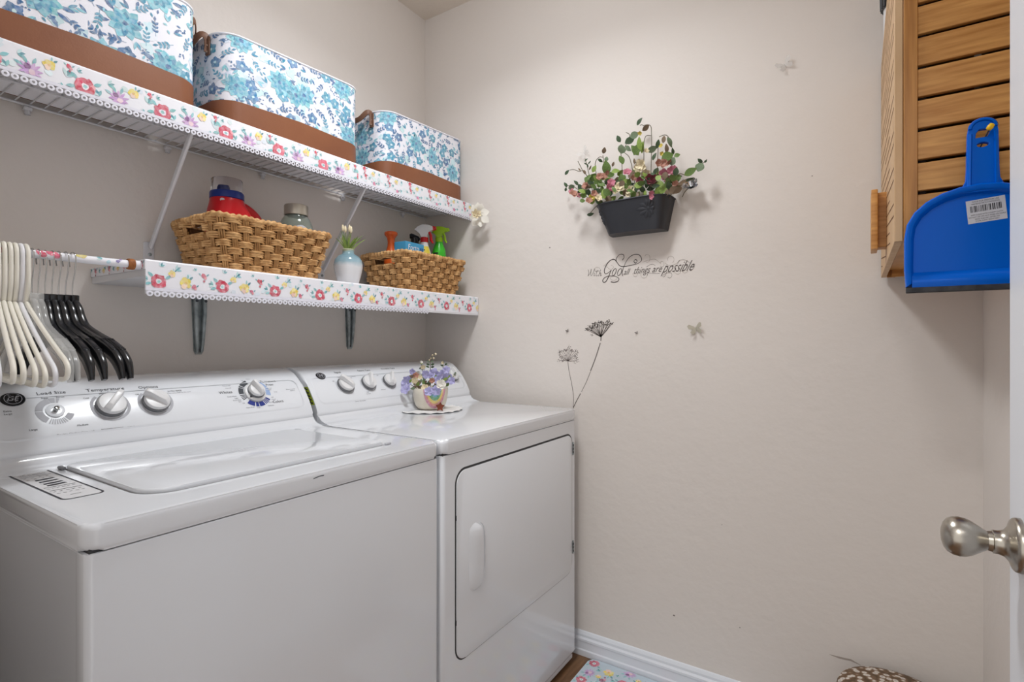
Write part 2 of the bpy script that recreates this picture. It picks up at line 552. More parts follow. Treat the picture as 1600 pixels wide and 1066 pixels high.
# ------------------------------------------------------------------ the room
W, D, H = 1.88, 1.768, 2.573
struct('floor', abox(-0.02, W + 0.02, -1.3, D + 0.02, -0.06, -0.012), M_dark)
floor = bpy.data.objects['floor']
for i in range(13):
    x0 = i * 0.146
    off = (i * 0.37) % 1.2
    cuts = [-1.3] + [c for c in (-1.3 + off + k * 1.2 for k in range(4)) if -1.2 < c < D - 0.1] + [D]
    for a, b in zip(cuts, cuts[1:]):
        obj('plank', abox(x0 + 0.0008, min(x0 + 0.1452, W), a + 0.0008, b - 0.0008, -0.012, 0.0, 0.0012, 1), M_plank, floor)
struct('wall_left', abox(-0.1, 0.0, -0.02, D + 0.1, 0, H), M_wall)
struct('wall_back', abox(0.0, W, D, D + 0.1, 0, H), M_wall)
struct('wall_right', abox(W, W + 0.1, -0.02, D + 0.1, 0, H), M_wall)
bm = new()
box(bm, 0.0, 1.03, -0.02, 0.10, 0, H); box(bm, 1.03, 1.845, -0.02, 0.10, 2.06, H); box(bm, 1.845, W, -0.02, 0.10, 0, H)
struct('wall_front', bm, M_wall)
struct('ceiling', abox(-0.1, W + 0.1, -0.02, D + 0.1, H, H + 0.08), M_ceil)

def baseboard(name, run, at_wall, axis):
    """profile: depth out of the wall, height"""
    prof = [(0, 0), (.016, 0), (.016, .020), (.0125, .024), (.0125, .050), (.0145, .053), (.0145, .060), (.009, .066), (.009, .074), (.0045, .083), (0, .085)]
    bm = new()
    if axis == 'x': prism(bm, [(run[0], at_wall - d, z) for d, z in prof], (run[1] - run[0], 0, 0))
    elif axis == '-y': prism(bm, [(at_wall - d, run[0], z) for d, z in prof], (0, run[1] - run[0], 0))
    else: prism(bm, [(at_wall + d, run[0], z) for d, z in prof], (0, run[1] - run[0], 0))
    struct(name, bm, M_trim, 25)
baseboard('baseboard_back', (0.0, W), D, 'x')
baseboard('baseboard_right', (0.95, D - .016), W, '-y')
baseboard('baseboard_left', (0.10, D - .016), 0.0, 'y')

# open door lying along the right wall
door = struct('door_1', abox(1.7805, 1.8155, 0.115, 0.93, 0.012, 2.045, 0.0015, 1), M_trim)
bm = new()
prof = [(0, .0), (.0335, .0), (.0335, .004), (.0325, .0075), (.030, .010), (.022, .013), (.0165, .018), (.0145, .024), (.0145, .030), (.0128, .031), (.0118, .036)]
lathe(bm, prof, 40, Matrix.Translation((1.7805, 0.872, 0.8965)) @ Matrix.Rotation(-PI / 2, 4, 'Y') @ Matrix.Diagonal((.97, .97, .86, 1)))
obj('knob_rosette', bm, M_steel, door, 40)
bm = new()
prof = [(.0115, .033), (.0125, .036), (.0155, .041), (.0195, .047), (.0238, .054), (.0262, .061), (.0270, .068), (.0258, .0755), (.0225, .0815), (.017, .0855), (.009, .088), (0, .0888)]
lathe(bm, prof, 40, Matrix.Translation((1.7805, 0.872, 0.8965)) @ Matrix.Rotation(-PI / 2, 4, 'Y') @ Matrix.Diagonal((.90, .90, .86, 1)))
obj('door_knob', bm, M_steel, door, 60)
bm = new()
box(bm, 1.8205, 1.8455, -0.02, 0.10, 0, 2.06); box(bm, 1.03, 1.045, -0.02, 0.10, 0, 2.06); box(bm, 1.03, 1.8455, -0.02, .10, 2.046, 2.06)
struct('trim_1', bm, M_trim)

# ceiling lamp (just out of the frame)
lamp = thing('ceiling_lamp', 'round flush ceiling lamp with a white glass bowl', 'lamp', LAMP)
bm = new(); lathe(bm, [(0, 0), (.16, 0), (.16, -.02), (.15, -.03), (0, -.03)], 40, Matrix.Translation(LAMP)); obj('lamp_base', bm, M_steel, lamp, 40)
bm = new(); lathe(bm, [(.145, -.03), (.14, -.06), (.11, -.09), (.06, -.106), (0, -.11)], 40, Matrix.Translation(LAMP)); obj('lamp_bowl', bm, M_lamp, lamp, 60)

# ------------------------------------------------------------------ washing machine and dryer
PROF = [(.300, .929), (.2965, .936), (.292, .948), (.279, .972), (.262, .997), (.246, 1.017), (.231, 1.034), (.214, 1.047), (.196, 1.0555), (.176, 1.060), (.150, 1.062), (.112, 1.061)]
def _panel():
    S = [0.0]
    for a, b in zip(PROF, PROF[1:]): S.append(S[-1] + math.hypot(b[0] - a[0], b[1] - a[1]))
    return S
PS = _panel()
def pm(y0):
    """map (along y from y0, up the curved panel) -> point just off the panel"""
    def f(u, s, off=0.0006):
        for i in range(len(PS) - 1):
            if s <= PS[i + 1] or i == len(PS) - 2:
                t = (s - PS[i]) / (PS[i + 1] - PS[i]); a, b = PROF[i], PROF[i + 1]
                x, z = a[0] + (b[0] - a[0]) * t, a[1] + (b[1] - a[1]) * t
                dx, dz = b[0] - a[0], b[1] - a[1]; q = math.hypot(dx, dz)
                return V((x + dz / q * off, y0 + u, z - dx / q * off))
    return f
def s_of(z):
    for i in range(len(PROF) - 1):
        if PROF[i + 1][1] >= z:
            t = (z - PROF[i][1]) / (PROF[i + 1][1] - PROF[i][1]); return PS[i] + t * (PS[i + 1] - PS[i])
    return PS[-1]
def arc_band(bm, mp, cu, cv, r0, r1, a0, a1, n=10):
    A = [math.radians(a0 + (a1 - a0) * k / n) for k in range(n + 1)]
    vi = [bm.verts.new(mp(cu + r0 * math.cos(a), cv + r0 * math.sin(a))) for a in A]
    vo = [bm.verts.new(mp(cu + r1 * math.cos(a), cv + r1 * math.sin(a))) for a in A]
    for k in range(n): bm.faces.new((vi[k], vo[k], vo[k + 1], vi[k + 1]))
def knob_M(mp, u, s, rot):
    o = mp(u, s, 0.0); n = (mp(u, s, 0.01) - o).normalized()
    up = (mp(u, s + .01, 0) - mp(u, s - .01, 0)).normalized(); side = up.cross(n)
    return Matrix.Translation(o) @ Matrix((side, up, n)).transposed().to_4x4() @ Matrix.Rotation(math.radians(rot), 4, 'Z')

def control_knob(par, mp, u, s, r, rot, skirt=False, name='control_knob'):
    """rot: direction of the grip, degrees counter-clockwise from the panel's right"""
    Mx = knob_M(mp, u, s, rot)
    bm = new(); lathe(bm, [(r * 1.0, .000), (r * 1.0, .008), (r * .9, .0085), (0, .0085)], 36, Mx)
    k = obj(name, bm, M_ring, par, 40)
    bm = new(); lathe(bm, [(r * .93, .006), (r * .93, .012), (r * .86, .0155), (r * .5, .017), (0, .0172)], 36, Mx)
    obj('knob_cap', bm, M_knobw, k, 40)
    bm = new()
    L, h = r * 1.02, .016
    pts = []
    for x, z in ((-L * .86, .012), (-L * .80, .020), (-L * .5, .0275), (L * .6, .030), (L * .98, .029), (L * 1.04, .024), (L * 1.04, .012)):
        pts.append((x, z))
    wv = r * .26
    a = [bm.verts.new(Mx @ V((x, wv * (1.0 - .35 * (z > .022)) , z))) for x, z in pts]
    b = [bm.verts.new(Mx @ V((x, -wv * (1.0 - .35 * (z > .022)), z))) for x, z in pts]
    bm.faces.new(a); bm.faces.new(b[::-1])
    for i in range(len(pts)):
        j = (i + 1) % len(pts); bm.faces.new((a[j], a[i], b[i], b[j]))
    bmesh.ops.bevel(bm, geom=bm.edges[:], offset=.0016, segments=2, profile=.5, affect='EDGES')
    obj('knob_grip', bm, M_knobw, k, 40)
    return k

def machine_shell(par, y0, y1, side_seam=True):
    # deck with rounded corners and edges
    bm = new()
    w, d = y1 - y0, .776 - .285
    pts = [(.285 + d / 2 + q, y0 + w / 2 + p, .866) for p, q in [(b, a) for a, b in rrect(d, w, (.022, .003, .003, .022))]]
    prism(bm, pts, (0, 0, .036), .009, 3)
    deck = obj('deck', bm, M_enamel, par, 50)
    # cove rising from the deck to the control panel
    cove = [(.270, .8665), (.270, .930), (.297, .928), (.3005, .921), (.306, .9145), (.315, .9085), (.328, .9045), (.346, .9026), (.36, .9020), (.36, .8665)]
    bm = new(); prism(bm, [(x, y0 + .004, z) for x, z in cove], (0, w - .008, 0), .0025, 2)
    obj('rear_cove', bm, M_enamel, par, 40)
    bm = new(); box(bm, .13, .768, y0 + .008, y1 - .008, .855, .872); obj('deck_gap', bm, M_seam, par)
    # panel
    bm = new()
    prism(bm, [(x, y0 + .003, z) for x, z in PROF + [(.106, 1.055), (.106, .88), (.29, .88), (.2985, .925)]], (0, w - .006, 0), .006, 3)
    obj('control_panel', bm, M_panel, par, 40)
    # raised field of the panel
    mp = pm(y0)
    bm = new()
    f0, f1 = .012, w - .012
    outer = [(f0 + (f1 - f0) / 2 + a, .076 + b) for a, b in rrect(f1 - f0 - .01, .1, (.02, .02, .026, .026))]
    inner = [(f0 + (f1 - f0) / 2 + a, .076 + b) for a, b in rrect(f1 - f0 - .022, .09, (.018, .018, .022, .022))]
    n = len(outer)
    lo = [bm.verts.new(mp(u, s, -.0003)) for u, s in outer]; hi = [bm.verts.new(mp(u, s, .0012)) for u, s in inner]
    for i in range(n):
        j = (i + 1) % n; bm.faces.new((lo[i], lo[j], hi[j], hi[i]))
    obj('panel_border', bm, M_panel, par, 60)
    # feet
    for fx in (.17, .70):
        for fy in (y0 + .06, y1 - .06):
            bm = new(); lathe(bm, [(0, 0), (.022, 0), (.022, .008), (.012, .012), (.012, .03)], 16, Matrix.Translation((fx, fy, 0)))
            obj('foot', bm, M_rubber, par, 40)
    return mp

def badge(par, mp, u, s, r=.017):
    bm = new()
    e = [(u + r * 1.12 * math.cos(a), s + r * math.sin(a)) for a in [2 * PI * k / 32 for k in range(32)]]
    o = [bm.verts.new(mp(a, b, .0004)) for a, b in e]; i_ = [bm.verts.new(mp(u + (a - u) * .94, s + (b - s) * .94, .0024)) for a, b in e]
    for k in range(32): bm.faces.new((o[k], o[(k + 1) % 32], i_[(k + 1) % 32], i_[k]))
    bm.faces.new(i_)
    b = obj('badge', bm, M_black, par, 40)
    bm = new(); q = lambda a, c: mp(a, c, .0028)
    arc_band(bm, q, u, s, r * .74, r * .80, 0, 360, 32)
    text(bm, 'GE', r * .85, q, u, s - r * .02, shear=.35)
    for a in (30, 120, 210, 300): arc_band(bm, q, u + r * .5 * math.cos(math.radians(a)), s + r * .5 * math.sin(math.radians(a)), r * .1, r * .14, 0, 270, 8)
    obj('badge_lettering', bm, M_inkp, b)

# --- washing machine
WY0, WY1 = .272, .972
washer = thing('washing_machine', 'white top-loading washing machine with a shut lid, left of the dryer', 'washing machine', (.45, (WY0 + WY1) / 2, 0))
mp = machine_shell(washer, WY0, WY1)
bm = new(); box(bm, .115, .7535, WY0 + .005, WY1 - .005, .012, .862, .003, 1); obj('side_shell', bm, M_enamel, washer, 40)
bm = new()
pts = [(.7715 - .016 * (1 - .0) + q, (WY0 + WY1) / 2 + p, .012) for p, q in [(b, a) for a, b in rrect(.034, WY1 - WY0 - .006, (.010, .001, .001, .010))]]
prism(bm, pts, (0, 0, .851), .003, 2)
obj('front_panel', bm, M_enamel, washer, 40)
# lid: a raised slab with a recessed grip along its front edge
bm = new()
lx0, lx1, ly0, ly1 = .350, .693, .378, .868
pts = [((lx0 + lx1) / 2 + q, (ly0 + ly1) / 2 + p, .899) for p, q in [(b, a) for a, b in rrect(lx1 - lx0, ly1 - ly0, (.006, .02, .02, .05))]]
prism(bm, pts, (0, 0, .0105), .004, 3)
lid = obj('lid', bm, M_enamel, washer, 45)
bm = new()
q = lambda u, v: V((.470 - v, .62 + u, .9100))
for k in range(3): ribbon(bm, [V((.47 + .03 * math.cos(t) * (1 + .25 * k), .60 + (.085 + .02 * k) * math.sin(t), .9098)) for t in [-.9 + 1.5 * i / 14 for i in range(15)]], (0, 0, 1), .0016)
obj('lid_emblem', bm, M_inkp, lid)
bm = new()
pts = [((lx0 + lx1) / 2 + q, (ly0 + ly1) / 2 + p, .9022) for p, q in [(b, a) for a, b in rrect(lx1 - lx0 + .006, ly1 - ly0 + .006, (.008, .022, .022, .053))]]
poly(bm, pts); obj('lid_gap', bm, M_seam if False else mat('grey_gap', (150, 151, 154), .6), washer)
for y in (.372, .874):
    bm = new(); box(bm, .352, .372, y - .004, y + .004, .9025, .9085, .0015, 1); obj('lid_hinge', bm, M_ring, washer, 40)
bm = new()
box(bm, .694, .702, .868, .884, .9021, .9075, .002, 2); obj('lid_stop', bm, M_inkp, washer, 40)
# print on the panel
ST = s_of(1.003)
uo = lambda y: y - WY0
def words(par, mp, lst, m):
    for s, size, y, z in lst:
        bm = new(); text(bm, s, size, mp, uo(y), s_of(z)); obj('lettering', bm, m, par)
words(washer, mp, [('Load Size', .0125, .395, 1.037), ('Temperature', .0132, .489, 1.037), ('Options', .0125, .572, 1.036), ('Whites', .0115, .741, 1.011), ('Colors', .0115, .872, .977), ('Permanent', .0105, .868, 1.031), ('Press', .0105, .868, 1.022), ('POWER WASH', .006, .480, .957), ('Extra', .0055, .322, 1.009), ('Large', .0055, .322, 1.004), ('Large', .0058, .353, .972), ('Medium', .0058, .431, .971), ('Super', .0052, .382, 1.028), ('Re-set', .0052, .407, 1.028), ('Cold', .0052, .449, 1.022), ('Warm', .0052, .480, 1.0285), ('Hot', .0055, .512, 1.025), ('Off', .0052, .544, 1.022), ('Extra', .0052, .575, 1.0265), ('EXTRA RINSE', .0052, .624, 1.0235)], M_ink)
bm = new()
text(bm, 'Flexible Clothes Care with', .0058, mp, uo(.418), s_of(.957)); text(bm, 'system', .0052, mp, uo(.515), s_of(.957))
text(bm, 'Wash/Rinse', .0052, mp, uo(.489), s_of(1.0315)); text(bm, 'Add an extra rinse to the cycle', .0046, mp, uo(.630), s_of(1.0195))
for t, y, z in (('Heavy Soil', .750, 1.027), ('Normal', .752, 1.021), ('Quick Wash', .752, 1.000), ('Light', .762, .995), ('Rinse Only', .762, .990), ('Spin', .768, .986), ('Off', .776, .981),
                ('Off', .798, 1.037), ('Rinse', .816, 1.0395), ('Soak', .833, 1.0375), ('Normal', .862, 1.013), ('Light', .862, 1.009), ('Knits', .876, 1.002), ('Off', .860, .989), ('Heavy', .862, .984), ('Normal', .852, .977), ('Delicates', .848, .969), ('Hand Wash', .790, .9695), ('Soak', .812, .967), ('Balance sensor', .925, 1.006), ('control', .928, 1.002)):
    text(bm, t, .0048, mp, uo(y), s_of(z))
tag(obj('small_lettering', bm, M_inkl, washer), kind='stuff')
bm = new()
uL = uo(.393)
for a0, a1 in ((-20, -52), (-58, -62), (-66, -70), (-74, -78), (-82, -86), (-90, -94), (-98, -102), (-106, -110), (-114, -118), (-126, -180), (-184, -255), (-258, -278), (-282, -292)): arc_band(bm, mp, uL, ST, .0195, .0315, a0, a1)
for u_, r_ in ((uo(.488), .034), (uo(.576), .0335)): arc_band(bm, mp, u_, ST, r_ - .003, r_ + .003, -230, 50, 30)
obj('dial_scale', bm, M_inkp, washer)
uC, sC = uo(.817), s_of(1.005)
bm = new()
for a0, a1 in ((105, 140), (144, 150), (153, 182), (186, 190), (193, 196), (199, 202), (205, 208)): arc_band(bm, mp, uC, sC, .030, .043, a0, a1)
obj('dial_scale_dark', bm, M_char, washer)
bm = new()
for a0, a1 in ((224, 252), (256, 268), (271, 293), (297, 301), (304, 308), (311, 315), (318, 325)): arc_band(bm, mp, uC, sC, .030, .043, a0, a1)
obj('dial_scale_navy', bm, M_navy, washer)
bm = new()
for a0, a1 in ((-18, 8), (11, 17), (20, 60)): arc_band(bm, mp, uC, sC, .030, .043, a0, a1)
obj('dial_scale_blue', bm, M_sky, washer)
# bare shaft of the missing knob
bm = new(); Mx = knob_M(mp, uL, ST, 0); lathe(bm, [(.0155, 0), (.0155, .002), (.013, .0028), (.0075, .003), (.0075, .001), (0, .001)], 28, Mx); kb = obj('knob_socket', bm, M_panel, washer, 40)
bm = new(); lathe(bm, [(.0045, .001), (.0045, .012), (.0025, .0125), (.0025, .010), (0, .010)], 16, Mx); obj('knob_shaft', bm, M_chrome, kb, 40)
control_knob(washer, mp, uo(.488), ST, .0285, 50)
control_knob(washer, mp, uo(.576), ST, .0285, 140)
bm = new(); Mx = knob_M(mp, uC, sC, 0); lathe(bm, [(.0285, 0), (.0285, .004), (.024, .0065), (0, .0065)], 36, Mx); sk = obj('knob_skirt', bm, M_knobw, washer, 40)
bm = new(); n_ = lambda u, s: mp(u, s, .0075); poly(bm, [n_(uC - .020, sC - .011), n_(uC - .0235, sC - .0175), n_(uC - .0145, sC - .0165)]); obj('pointer', bm, M_ink, sk)
mp2 = lambda u, s, off=0.0: mp(u, s, off + .004)
control_knob(washer, mp2, uC, sC, .0225, 112)
badge(washer, mp, uo(.334), s_of(1.030))
# instruction label on the deck
dm = lambda x, y, lift=.0004: V((x, y, .9020 + lift))
bm = new()
cx, cy, lw, lh = .457, .329, .300, .056
out = [(cx + a, cy + b) for a, b in rrect(lw, lh, .012)]
poly(bm, [dm(a, b, .0003) for a, b in out]); lab = obj('instruction_label', bm, mat('label_white', (222, 222, 224), .4), washer)
bm = new()
inn = [(cx + a, cy + b) for a, b in rrect(lw - .006, lh - .006, .010)]
A = [bm.verts.new(dm(a, b, .0006)) for a, b in out]; B = [bm.verts.new(dm(a, b, .0006)) for a, b in inn]
for i in range(len(A)): bm.faces.new((A[i], A[(i + 1) % len(A)], B[(i + 1) % len(A)], B[i]))
RL = random.Random(5)
lm = lambda u, v: dm(cx + v, cy + u, .0006)      # text lines run along y
for x_, a, b, w_ in ((-.128, -.018, .0, .0015), (-.112, -.021, .019, .0018), (-.085, -.02, .017, .0018), (-.072, -.021, .021, .0018), (.042, -.021, .021, .002), (.07, -.021, .021, .002), (.12, -.01, .004, .0014)):
    ribbon(bm, [lm(a, x_), lm(b, x_)], (0, 0, 1), w_)
for x_, n in ((-.122, 5), (-.094, 6), (-.06, 4), (-.045, 4), (.052, 6), (.083, 5), (.097, 5)):
    for k in range(n):
        a = -.02 + .04 * k / n; ribbon(bm, [lm(a, x_), lm(a + .004, x_ + RL.uniform(-.003, .003))], (0, 0, 1), .0016)
for x_ in (-.035, -.015, .005, .022):   # little garment drawings
    poly(bm, [lm(-.012, x_), lm(.013, x_ - .003), lm(.015, x_ + .004), lm(.002, x_ + .009), lm(-.013, x_ + .010)])
obj('label_print', bm, M_ink, lab)
bm = new(); ribbon(bm, [V((.7765, .617, .8905)), V((.7765, .630, .8925)), V((.7765, .64, .892))], (1, 0, 0), .0016, .0003); obj('scratch', bm, M_char, washer)

# --- dryer
DY0, DY1 = .981, 1.712
dryer = thing('clothes_dryer', 'white front-loading dryer with a closed side-hinged door, next to the back wall', 'dryer', (.45, (DY0 + DY1) / 2, 0))
mp = machine_shell(dryer, DY0, DY1)
bm = new()
pts = [(.444 + q, (DY0 + DY1) / 2 + p, .045) for p, q in [(b, a) for a, b in rrect(.656, DY1 - DY0 - .006, (.012, .002, .002, .012))]]
prism(bm, pts, (0, 0, .818), .003, 2)
box(bm, .12, .760, DY0 + .006, DY1 - .006, .012, .05)
vs = [v for v in bm.verts if v.co.z < .02]
obj('body_shell', bm, M_enamel, dryer, 40)
bm = new()
prism(bm, [(.7715, DY0 + .006, .049), (.7715, DY0 + .006, .046), (.752, DY0 + .006, .012), (.742, DY0 + .006, .012), (.742, DY0 + .006, .049)], (0, DY1 - DY0 - .012, 0))
obj('toe_panel', bm, M_enamel, dryer)
gy0, gy1, gz0, gz1 = 1.036, 1.677, .336, .817
gc = ((gy0 + gy1) / 2, (gz0 + gz1) / 2)
bm = new(); prism(bm, [(.770, gc[0] + a, gc[1] + b) for a, b in rrect(gy1 - gy0 + .009, gz1 - gz0 + .009, .040, 8)], (.0024, 0, 0)); obj('door_gap', bm, M_seam, dryer)
bm = new(); prism(bm, [(.771, gc[0] + a, gc[1] + b - .0012) for a, b in rrect(gy1 - gy0, gz1 - gz0, .036, 8)], (.0040, 0, 0), .0018, 3); ddoor = obj('door', bm, M_enamel, dryer, 45)
# grip: a tall bulging shell beside a shallow scoop
bm = new()
hx = .7750; hz0, hz1 = .489, .668; hy0, hy1 = 1.083, 1.132
N, K = 18, 6
rows = []
for i in range(N + 1):
    t = i / N; z = hz0 + (hz1 - hz0) * t
    e = math.sqrt(max(0, 1 - abs(2 * t - 1) ** 5)); row = []
    for k in range(K + 1):
        s = k / K
        row.append(bm.verts.new((hx - .001 + .014 * e * math.sin(.5 * PI * min(1, s * 1.15)) ** .8, hy0 + (hy1 - hy0) * (.5 + (s - .5) * (.25 + .75 * e)), z)))
    row.append(bm.verts.new((hx - .001, hy0 + (hy1 - hy0) * (.5 + .5 * (.25 + .75 * e)) - .002, z)))
    rows.append(row)
for a, b in zip(rows, rows[1:]):
    for k in range(K + 1): bm.faces.new((a[k], a[k + 1], b[k + 1], b[k]))
obj('handle', bm, M_enamel, ddoor, 50)
bm = new(); tube(bm, smooth_path([(hx, 1.132, .503), (hx, 1.149, .522), (hx, 1.153, .56), (hx, 1.153, .61), (hx, 1.150, .645), (hx, 1.135, .663)], 5), lambda t: .0012 + .0016 * math.sin(PI * t), 6); obj('handle_scoop_rim', bm, M_enamel, ddoor, 60)
for z in (.765, .418):
    bm = new(); box(bm, .7735, .777, 1.6790, 1.687, z - .023, z + .023, .001, 1)
    h_ = obj('hinge', bm, M_galv, dryer, 40)
    bm = new()
    for dz in (-.012, 0, .012): box(bm, .7768, .7785, 1.6775, 1.6815, z + dz - .004, z + dz + .004)
    obj('hinge_pin', bm, M_seam, h_)
for z in (.70, .437):
    bm = new(); box(bm, .7725, .774, 1.0335, 1.0365, z - .006, z + .006); obj('door_bumper', bm, M_rubber, dryer)
uo = lambda y: y - DY0
ST = s_of(1.004)
for y, rot, r in ((1.117, 130, .0285), (1.211, 70, .0265), (1.303, 62, .0250), (1.648, 100, .0255)):
    control_knob(dryer, mp, uo(y), ST, r, rot)
    if y < 1.6:
        bm = new(); arc_band(bm, mp, uo(y), ST, r + .002, r + .0045, -210, 60, 24); obj('dial_scale', bm, M_inkp, dryer)
badge(dryer, mp, uo(1.046), s_of(1.036), .0145)
words(dryer, mp, [('Signal', .0115, 1.116, 1.043), ('Fabric Care', .0115, 1.226, 1.044), ('Wrinkle Care', .0115, 1.337, 1.0455), ('Timed', .0115, 1.50, 1.036), ('Auto Dry', .011, 1.648, 1.046)], M_ink)
bm = new()
for t, y, z in (('Off', 1.080, 1.018), ('Louder', 1.112, 1.029), ('Softer', 1.150, 1.024), ('Cottons', 1.165, 1.028), ('Easy Care', 1.244, 1.030), ('Off', 1.268, 1.026), ('Delicates', 1.262, .980), ('Fluff', 1.192, .977), ('no heat', 1.192, .972), ('Sensor dry system', 1.15, .953), ('More dry', 1.69, 1.02), ('Less dry', 1.69, 1.0), ('Start', 1.56, 1.02)):
    text(bm, t, .0058, mp, uo(y), s_of(z))
tag(obj('small_lettering', bm, M_inkl, dryer), kind='stuff')
# sticker on the panel's left end
bm = new(); pts = [(.286, .957), (.252, 1.008), (.225, 1.006), (.258, .955)]
poly(bm, [(x, DY0 + .0018, z) for x, z in pts]); stk = obj('efficiency_sticker', bm, mat('sticker_lime', (178, 196, 40), .5), dryer)
bm = new()
for k in range(5):
    t = .1 + .19 * k
    p0 = V((.286, DY0 + .0014, .957)).lerp(V((.252, DY0 + .0014, 1.008)), t); p1 = V((.258, DY0 + .0014, .955)).lerp(V((.225, DY0 + .0014, 1.006)), t)
    ribbon(bm, [p0.lerp(p1, .15), p0.lerp(p1, .45), p0.lerp(p1, .5) + V((0, 0, .004)), p0.lerp(p1, .85)], (0, -1, 0), .0045)
obj('sticker_print', bm, M_ink, stk)

# ------------------------------------------------------------------ shelves on the left wall
def lace_strip(name, par, y0, y1, x, ztop, pitch=.0145, drop=.016):
    """crocheted edging: a row of open rings under a scalloped header"""
    bm = new()
    n = int((y1 - y0) / pitch)
    for i in range(n):
        c = y0 + (i + .5) * (y1 - y0) / n
        ring = [V((x, c + pitch * .46 * math.cos(a), ztop - drop * .58 + drop * .40 * math.sin(a))) for a in [2 * PI * k / 10 for k in range(10)]]
        A = [bm.verts.new(p) for p in ring]
        B = [bm.verts.new(V((x, c, ztop - drop * .58)).lerp(p, .42) + V((.0006, 0, 0))) for p in ring]
        for k in range(10): bm.faces.new((A[k], A[(k + 1) % 10], B[(k + 1) % 10], B[k]))
    ribbon(bm, [V((x + .0003, y0, ztop)), V((x + .0003, y1, ztop))], (1, 0, 0), drop * .4)
    o = obj(name, bm, M_lace, par)
    return o

def liner_pattern(p, y0, y1, vtop, h, upper):
    """p prints u = distance along the shelf, v = height below the top edge (0 .. -h)"""
    per = .1475 if upper else .1425
    k = -1
    while y0 + k * per < y1:
        b = y0 + k * per
        if upper:
            poppy(p, b + .131, -.040, .0185, (214, 64, 92)); aster(p, b + .044, -.043, .019); primrose(p, b + .072, -.020, .011)
            bud(p, b + .104, -.009, .0045); leaves(p, b + .118, -.012, .009, .5); leaves(p, b + .100, -.030, .016, 1.2); leaves(p, b + .024, -.018, .013, .3); leaves(p, b + .008, -.050, .014, 2.0); leaves(p, b + .094, -.056, .010, 2.6)
        else:
            poppy(p, b + .026, -.046, .0165, RED); primrose(p, b + .083, -.045, .0135); primrose(p, b + .054, -.026, .008); bud(p, b + .124, -.024, .006)
            leaves(p, b + .030, -.012, .010, 1.2); leaves(p, b + .062, -.016, .013, .6); leaves(p, b + .106, -.014, .008, 2); bud(p, b + .102, -.052, .005, (206, 90, 120)); leaves(p, b + .004, -.044, .012, 2.8)
        for _ in range(5): p.blob(b + p.R.uniform(0, per), p.R.uniform(-h, 0), .006, (222, 234, 240), 0)
        k += 1

# upper wire shelf
UX = .257
ush = thing('wire_shelf', 'long white wire shelf with floral lined front edge, above the board shelf', 'shelf', (0, .1, 1.69))
SH_Y0, SH_Y1 = .12, 1.764
n = 0
y = SH_Y0 + .01
wire_me = None
while y < SH_Y1:
    if wire_me is None:
        bm = new(); tube(bm, [(.004, 0, 0), (.245, 0, 0), (.252, 0, -.006), (.253, 0, -.03)], .0016, 6); wire_me = mesh_of(bm, 'shelf_wire', M_wmetal, 60)
    link('shelf_wire', wire_me, ush, Matrix.Translation((0, y, 1.6925)))
    y += .0262
for x, z, r in ((.010, 1.6885, .003), (.13, 1.6885, .0026), (.2525, 1.6885, .003), (.2535, 1.664, .003)):
    bm = new(); tube(bm, [(x, SH_Y0, z), (x, SH_Y1, z)], r, 8); obj('long_rail', bm, M_wmetal, ush, 60)
bm = new()
prism(bm, [(.034, SH_Y0, 1.6945), (.250, SH_Y0, 1.6945), (.2575, SH_Y0, 1.690), (.2575, SH_Y0, 1.659), (.2605, SH_Y0, 1.658), (.2610, SH_Y0, 1.714), (.257, SH_Y0, 1.7185), (.250, SH_Y0, 1.716), (.247, SH_Y0, 1.698), (.034, SH_Y0, 1.6985)], (0, SH_Y1 - SH_Y0, 0))
liner = obj('shelf_liner', bm, M_paper, ush, 30)
pr = Print(11)
liner_pattern(pr, .310 - .1475, 1.19, 0, .06, True)
ux = lambda u, v, off: V((.2610 + off, u, 1.716 + v))
pr.build('floral_print', ux, liner, clip=(SH_Y0, 1.165, -.058, 0))
pr = Print(12)
k = 0
while 1.16 + k * .105 < 1.80:
    b = 1.16 + k * .105
    bud(pr, b + .03, -.006, .007); bud(pr, b + .036, -.028, .005); primrose(pr, b + .068, -.016, .008); bud(pr, b + .072, -.046, .006, (216, 120, 160)); leaves(pr, b + .015, -.040, .010, 1); leaves(pr, b + .055, -.036, .010, 2.2); leaves(pr, b + .09, -.012, .010, .5); leaves(pr, b + .092, -.046, .011, 1.8)
    for _ in range(7): pr.blob(b + pr.R.uniform(0, .1), pr.R.uniform(-.056, 0), .006, (218, 236, 240), 0)
    k += 1
pr.build('floral_print', ux, liner, clip=(1.165, SH_Y1, -.058, 0))
lace_strip('lace_trim', ush, SH_Y0, SH_Y1, .2622, 1.661, .0135, .0155)
for yb in (.667, 1.22):
    br = bpy.data.objects.new('diagonal_brace', None)
    bm = new()
    sec = [(a, b) for a, b in rrect(1.7, .8, .3, 3)]
    tube(bm, [(.240, yb, 1.672), (.030, yb, 1.418), (.013, yb, 1.398)], .0095, sec=sec)
    b_ = obj('diagonal_brace', bm, M_wmetal, ush, 40)
    bm = new(); prism(bm, [(.0005, yb + a, 1.388 + b) for a, b in rrect(.026, .05, .005, 3)], (.0035, 0, 0), .001, 1); obj('brace_foot', bm, M_wmetal, b_, 40)
    bm = new(); lathe(bm, [(.0048, 0), (.0045, .0018), (.002, .0028), (0, .0022)], 12, Matrix.Translation((.004, yb + .002, 1.379)) @ Matrix.Rotation(PI / 2, 4, 'Y')); obj('screw', bm, M_galv, b_, 40)
